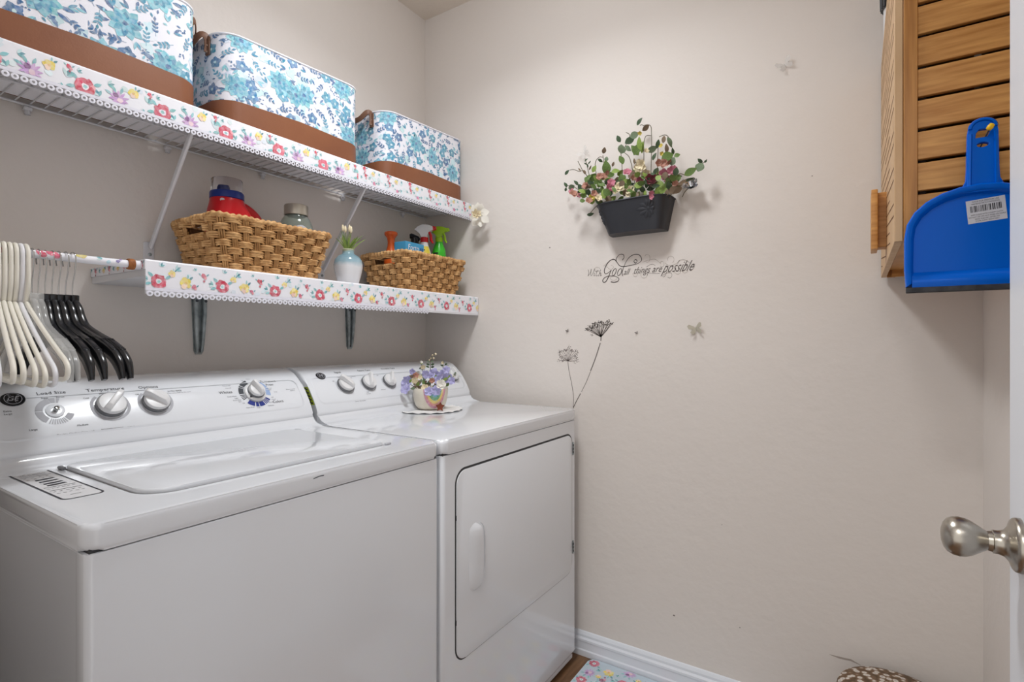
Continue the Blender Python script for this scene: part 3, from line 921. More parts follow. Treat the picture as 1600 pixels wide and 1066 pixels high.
for yc in (.414, .711, .992, 1.31, 1.62):
    bm = new(); box(bm, .0005, .017, yc - .008, yc + .008, 1.676, 1.6845, .003, 2); lathe(bm, [(.006, 0), (.006, .009), (.004, .012), (0, .012)], 12, Matrix.Translation((.009, yc, 1.667)))
    obj('wall_clip', bm, M_wmetal, ush, 40)

# lower board shelf
LX, LY0, LY1 = .297, .539, 1.765
lsh = thing('board_shelf', 'white board shelf with floral lined front edge and crocheted lace, above the dryer', 'shelf', (0, LY0, 1.29))
bm = new(); box(bm, .001, .290, LY0 + .001, LY1, 1.288, 1.3225, .001, 1); obj('board', bm, M_wmetal, lsh)
bm = new()
prism(bm, [(.002, LY0, 1.3228), (.289, LY0, 1.3228), (.2915, LY0, 1.322), (.2925, LY0, 1.257), (.2965, LY0, 1.256), (.297, LY0, 1.322), (.294, LY0, 1.3258), (.002, LY0, 1.3252)], (0, LY1 - LY0, 0))
lin2 = obj('shelf_liner', bm, M_paper, lsh, 30)
pr = Print(21); liner_pattern(pr, LY0, LY1, 0, .066, False)
pr.build('floral_print', lambda u, v, off: V((LX + off, u, 1.324 + v)), lin2, clip=(LY0, LY1, -.066, 0))
lace_strip('lace_trim', lsh, LY0, 1.46, LX + .0014, 1.260, .0150, .017)
bm = new(); box(bm, .2935, LX + .0006, LY0, LY1, 1.2495, 1.2565); obj('hem_band', bm, M_wmetal, lsh)
# folded liner over the left end
bm = new(); box(bm, .001, .2965, LY0 - .0015, LY0 + .0005, 1.304, 1.3252); ef = obj('end_fold', bm, M_paper, lsh)
pr = Print(22)
for u in (.03, .11, .19): bud(pr, u, -.006, .006, (170, 80, 96)); leaves(pr, u + .02, -.010, .012, .4); primrose(pr, u + .05, -.010, .007); leaves(pr, u - .02, -.008, .010, 2.4)
bud(pr, .282, -.008, .006, (150, 80, 96)); leaves(pr, .262, -.012, .012, 1.9)
pr.build('floral_print', lambda u, v, off: V((u, LY0 - .0015 - off, 1.325 + v)), ef, clip=(.001, .296, -.021, 0))
for yb, zt, zb in ((.797, 1.288, 1.105), (1.346, 1.288, 1.113)):
    # pressed steel bracket: split channel on the wall, arm under the board
    bm = new()
    for s in (-1, 1):
        tube(bm, [(.012, yb + s * .0125, zt), (.012, yb + s * .012, zt - .07), (.009, yb + s * .008, zb + .03), (.006, yb + s * .006, zb + .006)], [.0065, .0062, .005, .004], 8)
    prism(bm, [(.0005, yb - .021, zt), (.0005, yb + .021, zt), (.0005, yb + .0135, zb + .01), (.0005, yb + .008, zb), (.0005, yb - .008, zb), (.0005, yb - .0135, zb + .01)], (.003, 0, 0))
    b_ = obj('wall_bracket', bm, M_galv, lsh, 40)
    bm = new(); prism(bm, [(.0, yb - .018, 1.2875), (.0, yb + .018, 1.2875), (.24, yb + .009, 1.2875), (.24, yb - .009, 1.2875)], (0, 0, -.004)); obj('bracket_arm', bm, M_galv, b_)
    for z in (zt - .028, zb + .012):
        for s in ((-1, 1) if z > zb + .05 else (0,)):
            bm = new(); lathe(bm, [(.004, 0), (.004, .001), (0, .001)], 10, Matrix.Translation((.0185 if s else .0085, yb + s * .0125, z)) @ Matrix.Rotation(PI / 2, 4, 'Y')); obj('screw', bm, M_char, b_)

# hanging rod
RX, RZ = .275, 1.313
rod = thing('clothes_rod', 'clothes rod wrapped in floral paper with a cork end, left of the board shelf', 'rod', (RX, .3, RZ))
bm = new(); tube(bm, [(RX, .101, RZ), (RX, .5135, RZ)], .0082, 16); rd = obj('wrapped_tube', bm, M_paper, rod, 60)
pr = Print(31)
for y_, a, c in ((.362, .2, (208, 44, 84)), (.370, .9, (208, 44, 84)), (.382, .3, (225, 80, 110)), (.3, .4, (208, 44, 84))): pr.blob(y_, a * .01, .007, c, 2); pr.blob(y_ + .006, a * .01 - .006, .005, c, 3)
for y_ in (.425, .432): pr.blob(y_, .004, .006, (226, 206, 96), 2)
leaves(pr, .455, .004, .010, .5); leaves(pr, .463, .000, .010, 2.6); pr.blob(.492, 0.0, .004, (120, 100, 170), 2); pr.blob(.498, .005, .003, (150, 120, 190), 2); pr.blob(.475, -.004, .004, (190, 220, 230), 1)
pr.build('floral_print', lambda u, v, off: V((RX + (.0082 + off) * math.cos(v / .0082 + .35), u, RZ + (.0082 + off) * math.sin(v / .0082 + .35))), rd)
bm = new(); lathe(bm, [(0, 0), (.0112, 0), (.0122, .003), (.0122, .010), (.0112, .013), (0, .013)], 20, Matrix.Translation((RX, .512, RZ)) @ Matrix.Rotation(-PI / 2, 4, 'X')); obj('cork_stop', bm, M_cork, rod, 40)
bm = new(); lathe(bm, [(0, 0), (.0095, 0), (.0095, .0145), (0, .0145)], 16, Matrix.Translation((RX, .523, RZ)) @ Matrix.Rotation(-PI / 2, 4, 'X')); obj('end_socket', bm, M_paper, rod, 40)

# ------------------------------------------------------------------ hangers
def hanger_place(y, rz=0.0, dx=0.0, ry=0.0): return Matrix.Translation((RX + dx, y, RZ)) @ Matrix.Rotation(math.radians(rz), 4, 'Z') @ Matrix.Rotation(math.radians(ry), 4, 'Y')
def white_hanger(name, label, m):
    t = thing(name, label, 'hanger', (0, 0, 0))
    bm = new()
    hook = [(-.012, 0, -.022), (-.0145, 0, -.004), (-.009, 0, .011), (.004, 0, .0142), (.0155, 0, .004), (.018, 0, -.018), (.0165, 0, -.058), (.008, 0, -.082), (0, 0, -.096)]
    tube(bm, smooth_path(hook, 6), .0037, 8)
    obj('hook', bm, m, t, 60)
    bm = new()
    sh = [(0, 0, -.096), (.03, 0, -.113), (.10, 0, -.153), (.175, 0, -.192), (.205, 0, -.207), (.2165, 0, -.219), (.214, 0, -.232), (.200, 0, -.2385), (.16, 0, -.239), (.06, 0, -.239)]
    full = sh + [(-x, yy, z) for x, yy, z in sh[::-1]][:-1]
    tube(bm, smooth_path(full, 5, True), .0040, 8, closed=True)
    obj('hanger_frame', bm, m, t, 60)
    return t
whites = [(.272, -9, 'w', 'white tubular plastic hanger cut off by the left edge, first on the rod'), (.290, -9, 'w', 'white tubular plastic hanger, second from the left on the rod'),
          (.303, -8, 'c', 'cream tubular plastic hanger, third from the left on the rod'), (.3112, -7, 'c', 'cream tubular plastic hanger, fourth from the left on the rod'),
          (.3192, -5, 'c', 'cream tubular plastic hanger in the middle of the light row, fifth from left'), (.3270, -3.5, 'c', 'cream tubular plastic hanger hanging lower, sixth from the left'),
          (.3348, -2, 'w', 'bright white tubular plastic hanger between cream ones, seventh from left'), (.3426, -.5, 'c', 'cream tubular plastic hanger beside the clear hangers, last of the light row')]
pro = {}
M_w = mat('hanger_white', (236, 236, 240), .35); M_c = mat('hanger_cream', (240, 236, 224), .35)
for (y, rz, k, lb), ry in zip(whites, (-1.5, .5, -1.0, -.5, 1.0, 1.8, 1.6, -1.2)):
    if k not in pro:
        pro[k] = white_hanger('plastic_hanger', lb, M_w if k == 'w' else M_c); o = pro[k]; o.matrix_basis = hanger_place(y, rz, 0, ry)
    else: o = dup(pro[k], hanger_place(y, rz, 0, ry), lb)
    o['group'] = 'white and cream tube hangers'

def moulded_hanger(name, label, m, wide=1.0):
    t = thing(name, label, 'hanger')
    bm = new()
    hook = [(-.009, 0, -.018), (-.0125, 0, -.006), (-.0095, 0, .006), (0, 0, .0105), (.0095, 0, .006), (.012, 0, -.006), (.009, 0, -.030), (.001, 0, -.055), (0, 0, -.080)]
    tube(bm, smooth_path(hook, 5), .0012, 6); obj('hook', bm, M_chrome, t, 60)
    bm = new(); box(bm, -.0135, .0135, -.0065, .0065, -.094, -.076, .0025, 2); obj('hub', bm, m, t, 40)
    for s in (1, -1):
        bm = new()
        P = smooth_path([(s * .008, 0, -.094), (s * .020, 0, -.108), (s * .028, 0, -.126), (s * .045, 0, -.146), (s * .085, 0, -.163), (s * .130, 0, -.178), (s * .165, 0, -.194), (s * .186, 0, -.214), (s * .196, 0, -.240)], 4)
        n = len(P)
        rr = [(.0100 + .0035 * math.sin(PI * i / (n - 1))) * (1 if i < n - 5 else 1 - .09 * (i - n + 5)) for i in range(n)]
        tube(bm, P, rr, sec=rrect(2.0, 1.05 * wide, .35, 2)); obj('arm', bm, m, t, 45)
        bm = new()
        for k in range(9):
            q = V((s * (.132 + .005 * k), 0, -.1655 - .0024 * k)); box(bm, q.x - .0012, q.x + .0012, -.005, .005, q.z - .0015, q.z + .0015)
        tag(obj('grip_ridges', bm, m, t), kind='stuff')
    return t
clear = moulded_hanger('clear_hanger', 'clear plastic hanger with a wire hook next to the cream hangers', M_clearh)
clear.matrix_basis = hanger_place(.352, 0); clear['group'] = 'clear plastic hangers'
o = dup(clear, hanger_place(.3625, 0, -.004), 'clear plastic hanger with a wire hook, touching the black hangers'); o['group'] = 'clear plastic hangers'
blk = None
for y, rz, dx, lb in ((.3735, -4, -.006, 'black plastic hanger with wire hook, next to the clear hangers'), (.3835, 0, -.004, 'black plastic hanger with wire hook, second of the black ones'), (.3935, 2.6, -.002, 'black plastic hanger with wire hook, third of the black ones'),
                      (.4035, 7.5, .002, 'black plastic hanger with wire hook, fourth of the black ones'), (.4135, 8, .006, 'black plastic hanger with ridged shoulders, last on the rod before the cork end')):
    if blk is None: blk = o = moulded_hanger('black_hanger', lb, M_black); o.matrix_basis = hanger_place(y, rz, dx)
    else: o = dup(blk, hanger_place(y, rz, dx), lb)
    o['group'] = 'black plastic hangers'
bpy.data.objects.remove(bpy.data.objects['diagonal_brace']) if bpy.data.objects['diagonal_brace'].type == 'EMPTY' else None

# ------------------------------------------------------------------ fabric baskets on the upper shelf
DBL, TEA, AQU, LAQ = (34, 98, 150), (52, 146, 178), (120, 192, 206), (196, 226, 232)
def teal_pattern(p, L, h, seed):
    R_ = p.R
    placed = []
    def free(x, y, r):
        for a, b, c in placed:
            if (a - x) ** 2 + (b - y) ** 2 < ((c + r) * .82) ** 2: return False
        placed.append((x, y, r)); return True
    for _ in range(90):
        x, y = R_.uniform(0, L), R_.uniform(.02, h); p.blob(x, y, R_.uniform(.008, .02), LAQ if R_.random() < .7 else (214, 222, 236), 0, n=11, wob=.35)
    for kind, r, n in (('peony', .030, 22), ('flower', .017, 55), ('sprig', .021, 150), ('leaf', .012, 220), ('dots', .009, 120), ('mini', .007, 320)):
        for _ in range(n * 6):
            if n <= 0: break
            x, y = R_.uniform(0, L), R_.uniform(0, h)
            if not free(x, y, r): continue
            n -= 1
            a = R_.uniform(0, 6.28)
            if kind == 'peony':
                p.petals(x, y, r * 1.2, 9, AQU, 1, w=.62); p.petals(x, y, r * .92, 8, TEA, 3, w=.5); p.petals(x, y, r * .6, 7, (96, 176, 198), 5, w=.5); p.blob(x, y, r * .2, DBL, 7)
                for k in range(3): p.lens(x + r * math.cos(a + k * .5), y + r * math.sin(a + k * .5), a + k * .5, r * .9, r * .3, DBL, 1)
            elif kind == 'flower':
                c = R_.choice((DBL, TEA, TEA, (44, 120, 170)))
                p.petals(x, y, r * 1.05, 5, c, 2, w=.85); p.blob(x, y, r * .24, LAQ, 5)
                p.lens(x + r * math.cos(a), y + r * math.sin(a), a, r * .9, r * .4, DBL, 1)
            elif kind == 'sprig': p.sprig(x - r * .8 * math.cos(a), y - r * .8 * math.sin(a), a, r * 1.8, DBL if R_.random() < .65 else TEA, 1, n=4, lw=.0055, ll=.0125)
            elif kind == 'leaf':
                for k in (-.35, .35): p.lens(x - r * .6 * math.cos(a), y - r * .6 * math.sin(a), a + k, r * 1.7, r * .55, R_.choice((DBL, TEA, AQU)), 2)
            elif kind == 'dots':
                for k in range(6): p.blob(x + R_.uniform(-r, r) * .8, y + R_.uniform(-r, r) * .8, .0022, DBL, 2, n=6)
            else: p.lens(x, y, a, r * 1.5, r * .7, R_.choice((AQU, TEA, DBL, LAQ)), 1)

def rr_perimeter(w, d, r, n=6):
    """rounded rectangle path starting mid front, returns (points, normals, cumulative length) seen from +x running along +y"""
    pts = rrect(w, d, r, n)   # (a along y, b along x) counter clockwise
    # start at middle of the front (b = +d/2): rotate list so that it begins after corner (++), going to -a
    P = [V((0, d / 2))] + [V(q) for q in pts[n + 1:]] + [V(q) for q in pts[:n + 1]] + [V((0, d / 2))]
    S = [0.0]
    for a, b in zip(P, P[1:]): S.append(S[-1] + (b - a).length)
    return P, S
def fabric_basket(name, label, y0, y1, seed):
    x0, x1, zb, zt = .018, .2435, 1.7005, 1.972
    w, d, r = y1 - y0, x1 - x0, .055
    cy, cx = (y0 + y1) / 2, (x0 + x1) / 2
    t = thing(name, label, 'basket', (cx, cy, zb), 'teal floral fabric baskets')
    P, S = rr_perimeter(w, d, r, 8)
    Lp = S[-1]
    def where(u, off):
        u = u % Lp
        for i in range(len(S) - 1):
            if u <= S[i + 1]:
                q = (u - S[i]) / max(1e-9, S[i + 1] - S[i]); p = P[i].lerp(P[i + 1], q); tg = (P[i + 1] - P[i]).normalized(); nr = V((tg.y, -tg.x))
                if nr.dot(p) < 0: nr = -nr
                # blend normals round the corners
                return p + nr * off
        return P[-1]
    top = lambda y_: 0.0
    def wall(bm, off, z0, z1, nz, zf=None, thick=None):
        rows = []
        loop = [q for q in P[:-1]]
        for k in range(nz + 1):
            row = []
            for i, q in enumerate(loop):
                tg = (P[(i + 1) % (len(P) - 1)] - P[i - 1 if i else len(P) - 2]); nr = V((tg.y, -tg.x)).normalized()
                if nr.dot(q) < 0: nr = -nr
                zz0 = z0 if not callable(z0) else z0(S[i]); zz1 = z1 if not callable(z1) else z1(S[i])
                pp = q + nr * off
                row.append(bm.verts.new((cx + pp.y, cy + pp.x, zz0 + (zz1 - zz0) * k / nz)))
            rows.append(row)
        n_ = len(loop)
        for a, b in zip(rows, rows[1:]):
            for i in range(n_): bm.faces.new((a[i], a[(i + 1) % n_], b[(i + 1) % n_], b[i]))
        return rows
    bm = new()
    ro = wall(bm, 0, zb, zt, 6); ri = wall(bm, -.006, zb + .004, zt - .002, 2)
    n_ = len(ro[-1])
    for i in range(n_): bm.faces.new((ro[-1][i], ro[-1][(i + 1) % n_], ri[-1][(i + 1) % n_], ri[-1][i]))
    bm.faces.new(ro[0][::-1]); bm.faces.new(ri[0])
    body = obj('fabric_body', bm, M_fabric, t, 50)
    # piped rim
    bm = new(); tube(bm, [(cx + q.y, cy + q.x, zt) for q in P[:-1]], .0030, 8, closed=True); obj('rim', bm, M_fabric, t, 60)
    pr = Print(seed); teal_pattern(pr, Lp, zt - zb, seed)
    # where(u) measured so that u grows along +y on the front
    mpp = lambda u, v, off: (lambda q: V((cx + q.y, cy + q.x, zb + v)))(where(-u, off + .0005))
    pr.build('floral_print', mpp, body, clip=(0, Lp, .03, zt - zb - .001), base=.0001, step=.00008)
    # leather band: gently arched upper edge, lower at the ends of each side
    bm = new()
    wall(bm, .0022, zb - .001, lambda s: zb + .090 - .012 * (1 - math.cos(2 * PI * ((s / Lp) * 2))) * .5, 3)
    obj('leather_base', bm, M_leather, t, 60)
    # strap handles on the two short sides
    for s, yy in ((-1, y0), (1, y1)):
        bm = new()
        pts = smooth_path([(cx - .052, yy + s * .003, zt - .050), (cx - .052, yy + s * .003, zt - .012), (cx - .046, yy + s * .018, zt - .002), (cx - .02, yy + s * .030, zt - .026), (cx + .02, yy + s * .030, zt - .026), (cx + .046, yy + s * .018, zt - .002), (cx + .052, yy + s * .003, zt - .012), (cx + .052, yy + s * .003, zt - .050)], 5)
        tube(bm, pts, .0095, sec=rrect(.36, 2.0, .16, 2)); h_ = obj('strap_handle', bm, M_strap, t, 50)
        for xx in (cx - .052, cx + .052):
            bm = new(); box(bm, xx - .0095, xx + .0095, yy + (s * .0052 if s < 0 else .0008), yy + (-.0008 if s < 0 else .0052), zt - .058, zt - .006, .0016, 1); tb = obj('strap_tab', bm, M_strap, h_, 40)
            for zz in (zt - .048, zt - .030):
                bm = new(); lathe(bm, [(.0032, 0), (.003, .0012), (.0015, .002), (0, .0021)], 10, Matrix.Translation((xx, yy + s * .0052, zz)) @ Matrix.Rotation(-s * PI / 2, 4, 'X')); obj('rivet', bm, M_rivet, h_, 50)
    # the soft fabric stands a little lower towards its left end
    for ch in t.children_recursive:
        for v in ch.data.vertices: v.co.z = zb + (v.co.z - zb) * (1 - .085 * (1 - (v.co.y - y0) / w))
    return t
fabric_basket('fabric_basket', 'teal floral fabric basket with brown base at the left end of the wire shelf', .22, .684, 41)
fabric_basket('fabric_basket', 'teal floral fabric basket with brown base in the middle of the wire shelf', .734, 1.197, 42)
fabric_basket('fabric_basket', 'teal floral fabric basket with brown base at the corner end of wire shelf', 1.296, 1.747, 43)

# ------------------------------------------------------------------ seagrass baskets on the lower shelf
M_wickback = mat('dark_basket_backing', (120, 84, 48), 0.8, var=(90, (84, 56, 30)))  # dark brown standing in for the shade inside the baskets
def wicker_basket(label, y0, y1, seed):
    t = thing('wicker_basket', label, 'basket', (.16, (y0 + y1) / 2, 1.326), 'woven seagrass baskets')
    R_ = random.Random(seed)
    zb, zt = 1.3275, 1.462
    top = (.044, .284, y0, y1); bot = (.066, .256, y0 + .030, y1 - .030)
    def peri(f):
        x0, x1, a, b = [bt + (tp - bt) * f for bt, tp in zip(bot, top)]
        P, S = rr_perimeter(b - a, x1 - x0, .03, 5)
        return P, S, (x0 + x1) / 2, (a + b) / 2
    def point(q, f, off):
        """q in 0..1 round the basket starting mid front, f = height 0..1, off outwards"""
        P, S, cx, cy = peri(f)
        u = (q % 1.0) * S[-1]
        for i in range(len(S) - 1):
            if u <= S[i + 1] + 1e-9:
                w_ = (u - S[i]) / max(1e-9, S[i + 1] - S[i]); p = P[i].lerp(P[i + 1], w_); break
        a = P[max(i - 0, 0)]; b = P[min(i + 1, len(P) - 1)]; tg = (b - a).normalized(); nr = V((tg.y, -tg.x))
        if nr.dot(p) < 0: nr = -nr
        p = p + nr * off
        return V((cx + p.y, cy + p.x, zb + (zt - zb) * f))
    NS, NR = 34, 7
    # where the short sides' middles lie on 0..1
    P, S, _, _ = peri(.85)
    mids = []
    for sgn in (-1, 1):
        best = min(range(400), key=lambda k: abs(point(k / 400, .85, 0).x - .165) + (0 if (point(k / 400, .85, 0).y - (y0 + y1) / 2) * sgn > 0 and abs(abs(point(k / 400, .85, 0).y - (y0 + y1) / 2) - (y1 - y0) / 2) < .02 else 9))
        mids.append(best / 400)
    Lp = S[-1]; hw = .046 / Lp
    inhole = lambda q: any(abs((q - m + .5) % 1 - .5) < hw for m in mids)
    SM = 6
    rows = []
    for r in range(NR):
        hole = r == 5
        for k in range(3):
            f = (r + .20 + .30 * k) / NR
            amp = .0070
            qs = [i / (NS * SM) for i in range(NS * SM)]
            ph = r * PI
            jit = [R_.uniform(-.0012, .0012) for _ in qs]
            def pt(i):
                q = qs[i % len(qs)]
                c = math.cos(PI * NS * q + ph)
                return point(q, f + (.010 * (k - 1) * -c / NR * 6 if True else 0) + R_.uniform(-.002, .002), amp * math.copysign(abs(c) ** .7, c) + jit[i % len(qs)])
            segs = []
            if hole:
                cur = []
                start = next(i for i in range(len(qs)) if inhole(qs[i]))
                for i in range(start, start + len(qs) + 1):
                    if inhole(qs[i % len(qs)]):
                        if len(cur) > 3: segs.append(cur)
                        cur = []
                    else: cur.append(pt(i))
                if len(cur) > 3: segs.append(cur)
            else: segs = [[pt(i) for i in range(len(qs))]]
            for sg in segs:
                bm = new(); tube(bm, sg, .0034, 5, closed=not hole); obj('woven_strand', bm, M_wicker, t, 60)
    for i in range(NS):
        q = i / NS
        bm = new()
        for dq in (-.0058, -.0002, .0055):
            fmax = .68 if inhole(q) else .985
            tube(bm, [point(q + dq / Lp, f, 0) for f in (0, .25, .5, fmax)], .0027, 5)
        obj('stake', bm, M_wicker2, t, 60)
    for m in mids:
        bm = new(); tube(bm, [point(m + d * hw, .70, 0) for d in (-1, -.5, 0, .5, 1)], .004, 6); obj('handle_sill', bm, M_wicker, t, 60)
    bm = new()
    K_ = 136
    lv = (.0, .25, .5, .69, .86, .97)
    gr = [[bm.verts.new(point(i / K_, f, -.0125)) for i in range(K_)] for f in lv]
    for a_, (ra, rb) in enumerate(zip(gr, gr[1:])):
        for i in range(K_):
            if a_ == 3 and inhole((i + .5) / K_): continue
            bm.faces.new((ra[i], ra[(i + 1) % K_], rb[(i + 1) % K_], rb[i]))
    obj('dark_backing', bm, M_wickback, t, 60)  # added shell behind the strands, its dark colour makes the gaps look shaded
    n = 420
    bm = new(); tube(bm, [point(i / n, 1.0, 0) + V((0, 0, .0012 * math.sin(i * .21))) for i in range(n)], [.0068 + .0016 * math.sin(i * 2 * PI / 6.0) + R_.uniform(-.0003, .0003) for i in range(n)], 8, closed=True)
    obj('wrapped_rim', bm, M_wicker, t, 60)
    bm = new(); tube(bm, [point(i / n, .012, .002) for i in range(n)], [.0052 + .001 * math.sin(i * 2 * PI / 5.0) for i in range(n)], 6, closed=True)
    poly(bm, [point(i / 60, .02, -.004) for i in range(60)])
    obj('woven_base', bm, M_wicker2, t, 60)
    return t
wicker_basket('large woven seagrass basket holding the red detergent bottle, on the board shelf', .700, 1.050, 51)
wicker_basket('woven seagrass basket holding spray bottles, at the corner end of the board shelf', 1.356, 1.706, 52)

# ------------------------------------------------------------------ things in and beside the lower baskets
def rotM(loc, rz=0.0, rx=0.0, ry=0.0):
    return Matrix.Translation(V(loc)) @ Matrix.Rotation(rz, 4, 'Z') @ Matrix.Rotation(ry, 4, 'Y') @ Matrix.Rotation(rx, 4, 'X')
def xf(bm, M):
    for v in bm.verts: v.co = M @ v.co
    return bm
def loft(bm, secs, n=24):
    """secs: (z, cx, cy, half x, half y, corner 0..1)"""
    rings = []
    for z, cx, cy, hx, hy, k in secs:
        r = min(hx, hy) * k
        rings.append([bm.verts.new((cx + a, cy + b, z)) for a, b in rrect(2 * hx, 2 * hy, r, n // 4)])
    m = len(rings[0])
    for a, b in zip(rings, rings[1:]):
        for i in range(m): bm.faces.new((a[i], a[(i + 1) % m], b[(i + 1) % m], b[i]))
    bm.faces.new(rings[0][::-1]); bm.faces.new(rings[-1])

# detergent jug: local x runs along the shelf
c = (.130, .832, 1.333)
M0 = rotM(c, PI / 2) @ Matrix.Diagonal((.98, 1.0, .905, 1))
jug = thing('detergent_bottle', 'red detergent bottle with a dark blue spout ring standing in the large seagrass basket', 'bottle', c)
bm = new()
loft(bm, [(0, .0, 0, .070, .046, .6), (.006, .0, 0, .074, .049, .6), (.10, .002, 0, .074, .049, .6), (.150, -.008, 0, .064, .047, .65), (.19, -.016, 0, .054, .045, .8), (.215, -.021, 0, .046, .043, .95), (.232, -.022, 0, .043, .042, 1), (.236, -.022, 0, .040, .039, 1)])
jb = obj('bottle_body', xf(bm, M0), M_red, jug, 60)
bm = new(); tube(bm, smooth_path([(.0, 0, .218), (.030, 0, .208), (.060, 0, .182), (.076, 0, .140), (.080, 0, .085), (.066, 0, .055)], 6), lambda t: .017 + .004 * math.sin(PI * t), 12, sec=rrect(2, 1.7, .7, 3)); obj('handle', xf(bm, M0), M_red, jug, 60)
bm = new(); lathe(bm, [(.0425, .228), (.0445, .230), (.0445, .246), (.043, .250), (.036, .2505), (0, .2505)], 36, M0 @ Matrix.Translation((-.022, 0, 0))); obj('spout_ring', bm, M_dblue, jug, 40)
bm = new(); lathe(bm, [(.011, .25), (.010, .262), (.008, .268), (0, .269)], 16, M0 @ Matrix.Translation((-.028, 0, 0))); lathe(bm, [(.009, .25), (.009, .258), (0, .2585)], 14, M0 @ Matrix.Translation((-.008, .005, 0))); obj('pour_spout', bm, M_dblue, jug, 50)
bm = new(); lathe(bm, [(.0405, .2506), (.0405, .288), (.0385, .291), (0, .2915), (0, .2903), (.0375, .2898), (.0393, .287), (.0393, .2506)], 36, M0 @ Matrix.Translation((-.022, 0, 0))); obj('measuring_cap', bm, M_clear, jug, 50)
bm = new(); mM = M0 @ Matrix.Translation((-.052, -.031, .218)) @ Matrix.Rotation(PI / 2 + .2, 4, 'X') @ Matrix.Rotation(-.6, 4, 'Y'); lathe(bm, [(.006, 0), (.006, .0015), (0, .0018)], 14, mM); obj('round_seal', bm, M_sticker, jug, 50)

# glass jar
c = (.150, 1.016, 1.333)
jar = thing('glass_jar', 'clear glass jar with a silver lid, right of the red detergent bottle', 'jar', c)
bm = new(); lathe(bm, [(0, 0), (.042, 0), (.048, .006), (.0505, .05), (.0505, .150), (.048, .172), (.040, .190), (.033, .198), (.033, .21), (.030, .21), (.030, .197), (.037, .188), (.045, .171), (.0475, .15), (.0475, .05), (.045, .008), (0, .004)], 32, rotM(c)); obj('jar_body', bm, M_glass, jar, 60)
bm = new(); lathe(bm, [(.034, .200), (.0355, .201), (.0355, .229), (.034, .232), (0, .2325)], 32, rotM(c)); obj('lid', bm, M_silver, jar, 40)
bm = new()
for k in range(12):
    pass
A = [(-1.15 + .95 * k / 10) for k in range(11)]
q = lambda a, z: V((c[0] + .0512 * math.cos(a + .35), c[1] + .0512 * math.sin(a + .35), c[2] + z))
vb = [bm.verts.new(q(a, .10)) for a in A]; vt = [bm.verts.new(q(a, .152 + .012 * math.sin(PI * k / 10))) for k, a in enumerate(A)]
for k in range(10): bm.faces.new((vb[k], vb[k + 1], vt[k + 1], vt[k]))
lb = obj('jar_label', bm, M_sticker, jar, 60)
bm = new()
for k, zz in enumerate((.152, .143, .134)): ribbon(bm, [q(a, zz) for a in (-1.0, -.8, -.6, -.45)], (1, -.3, 0), .0045 - .001 * k, .0008)
obj('label_print', bm, M_navy, lb)

# vase with grass
c = V((.200, 1.176, 1.3262))
vase = thing('ceramic_vase', 'small glazed vase shading from blue to white, between the two seagrass baskets', 'vase', c)
bm = new(); lathe(bm, [(0, 0), (.029, 0), (.032, .003), (.039, .028), (.0455, .056), (.0465, .070), (.0435, .086), (.034, .098), (.0215, .1045), (.0185, .109), (.0185, .117), (.0205, .1205), (.019, .122), (.0155, .119), (.0155, .10), (0, .09)], 40)
link('vase_body', mesh_of(bm, 'vase_body', M_glaze, 70), vase, Matrix.Translation(c))
sprig = thing('grass_sprig', 'green grass sprig with pale buds standing in the glazed vase', 'plant', c + V((0, 0, .1)))
R_ = random.Random(61)
blade = None
right = V((math.cos(YAW), math.sin(YAW), 0)); fwd = V((-math.sin(YAW), math.cos(YAW), 0))
for k in range(26):
    lean = R_.uniform(-.9, .5) if k < 16 else R_.uniform(.4, 1.15)
    L = R_.uniform(.045, .072) if k < 16 else R_.uniform(.05, .075)
    d = (right * math.sin(lean * .8) + fwd * R_.uniform(-.35, .35) + V((0, 0, math.cos(lean * .8)))).normalized()
    b0 = c + V((R_.uniform(-.006, .006), R_.uniform(-.006, .006), .114))
    P = [b0, b0 + d * L * .5 + V((0, 0, .004)), b0 + d * L]
    bm = new(); ribbon(bm, smooth_path(P, 3), -fwd, lambda t: .0042 * (1 - t) ** .6 + .0004); obj('grass_blade', bm, (M_leafl, M_leaf, M_leafl)[k % 3], sprig)
for du, dz, s in ((-.018, .192, 1), (-.010, .188, .9), (.004, .190, 1), (.009, .186, .9)):
    p = c + right * du + V((0, 0, dz))
    bm = new(); lathe(bm, [(0, -.012), (.004, -.008), (.0048, 0), (.0035, .008), (.001, .013), (0, .0135)], 10, Matrix.Translation(p) @ Matrix.Rotation(du * 6, 4, 'Y')); bd = obj('flower_bud', bm, M_petc, sprig, 60)
    bm = new(); tube(bm, smooth_path([c + V((0, 0, .112)), c + right * du * .5 + V((0, 0, .15)), p + V((0, 0, -.01))], 4), .0012, 5); obj('stem', bm, M_leaf, sprig, 60)

# second basket's contents
BF = 1.3335
def px(u, v, x): return at(u, v, x=x)
p = px(611, 372, .150)
t = thing('orange_bottle', 'orange bottle with a flared top at the left of the corner seagrass basket', 'bottle', (p.x, p.y, BF))
bm = new(); lathe(bm, [(0, 0), (.026, 0), (.026, .11), (.018, .135), (.0135, .150), (.0125, .163), (.015, .178), (.0225, .188)], 24, rotM((p.x, p.y, BF)) @ Matrix.Diagonal((1, 1, 1.1, 1))); obj('bottle_body', bm, M_orange, t, 50)
bm = new(); lathe(bm, [(.0225, .187), (.024, .189), (.024, .196), (.021, .199), (0, .1985)], 24, rotM((p.x, p.y, BF)) @ Matrix.Diagonal((1, 1, 1.1, 1))); obj('flared_cap', bm, M_orange, t, 40)
p = px(636, 380, .190)
c = V((p.x, p.y + .012, BF + .0))
t = thing('blue_carton', 'light blue carton with pale lettering in the corner seagrass basket', 'box', c)
Mb = rotM(c, PI / 2 + .05)
bm = new(); box(bm, -.052, .052, -.028, .028, 0, .180, .001, 1); cb = obj('carton', xf(bm, Mb), M_boxblue, t)
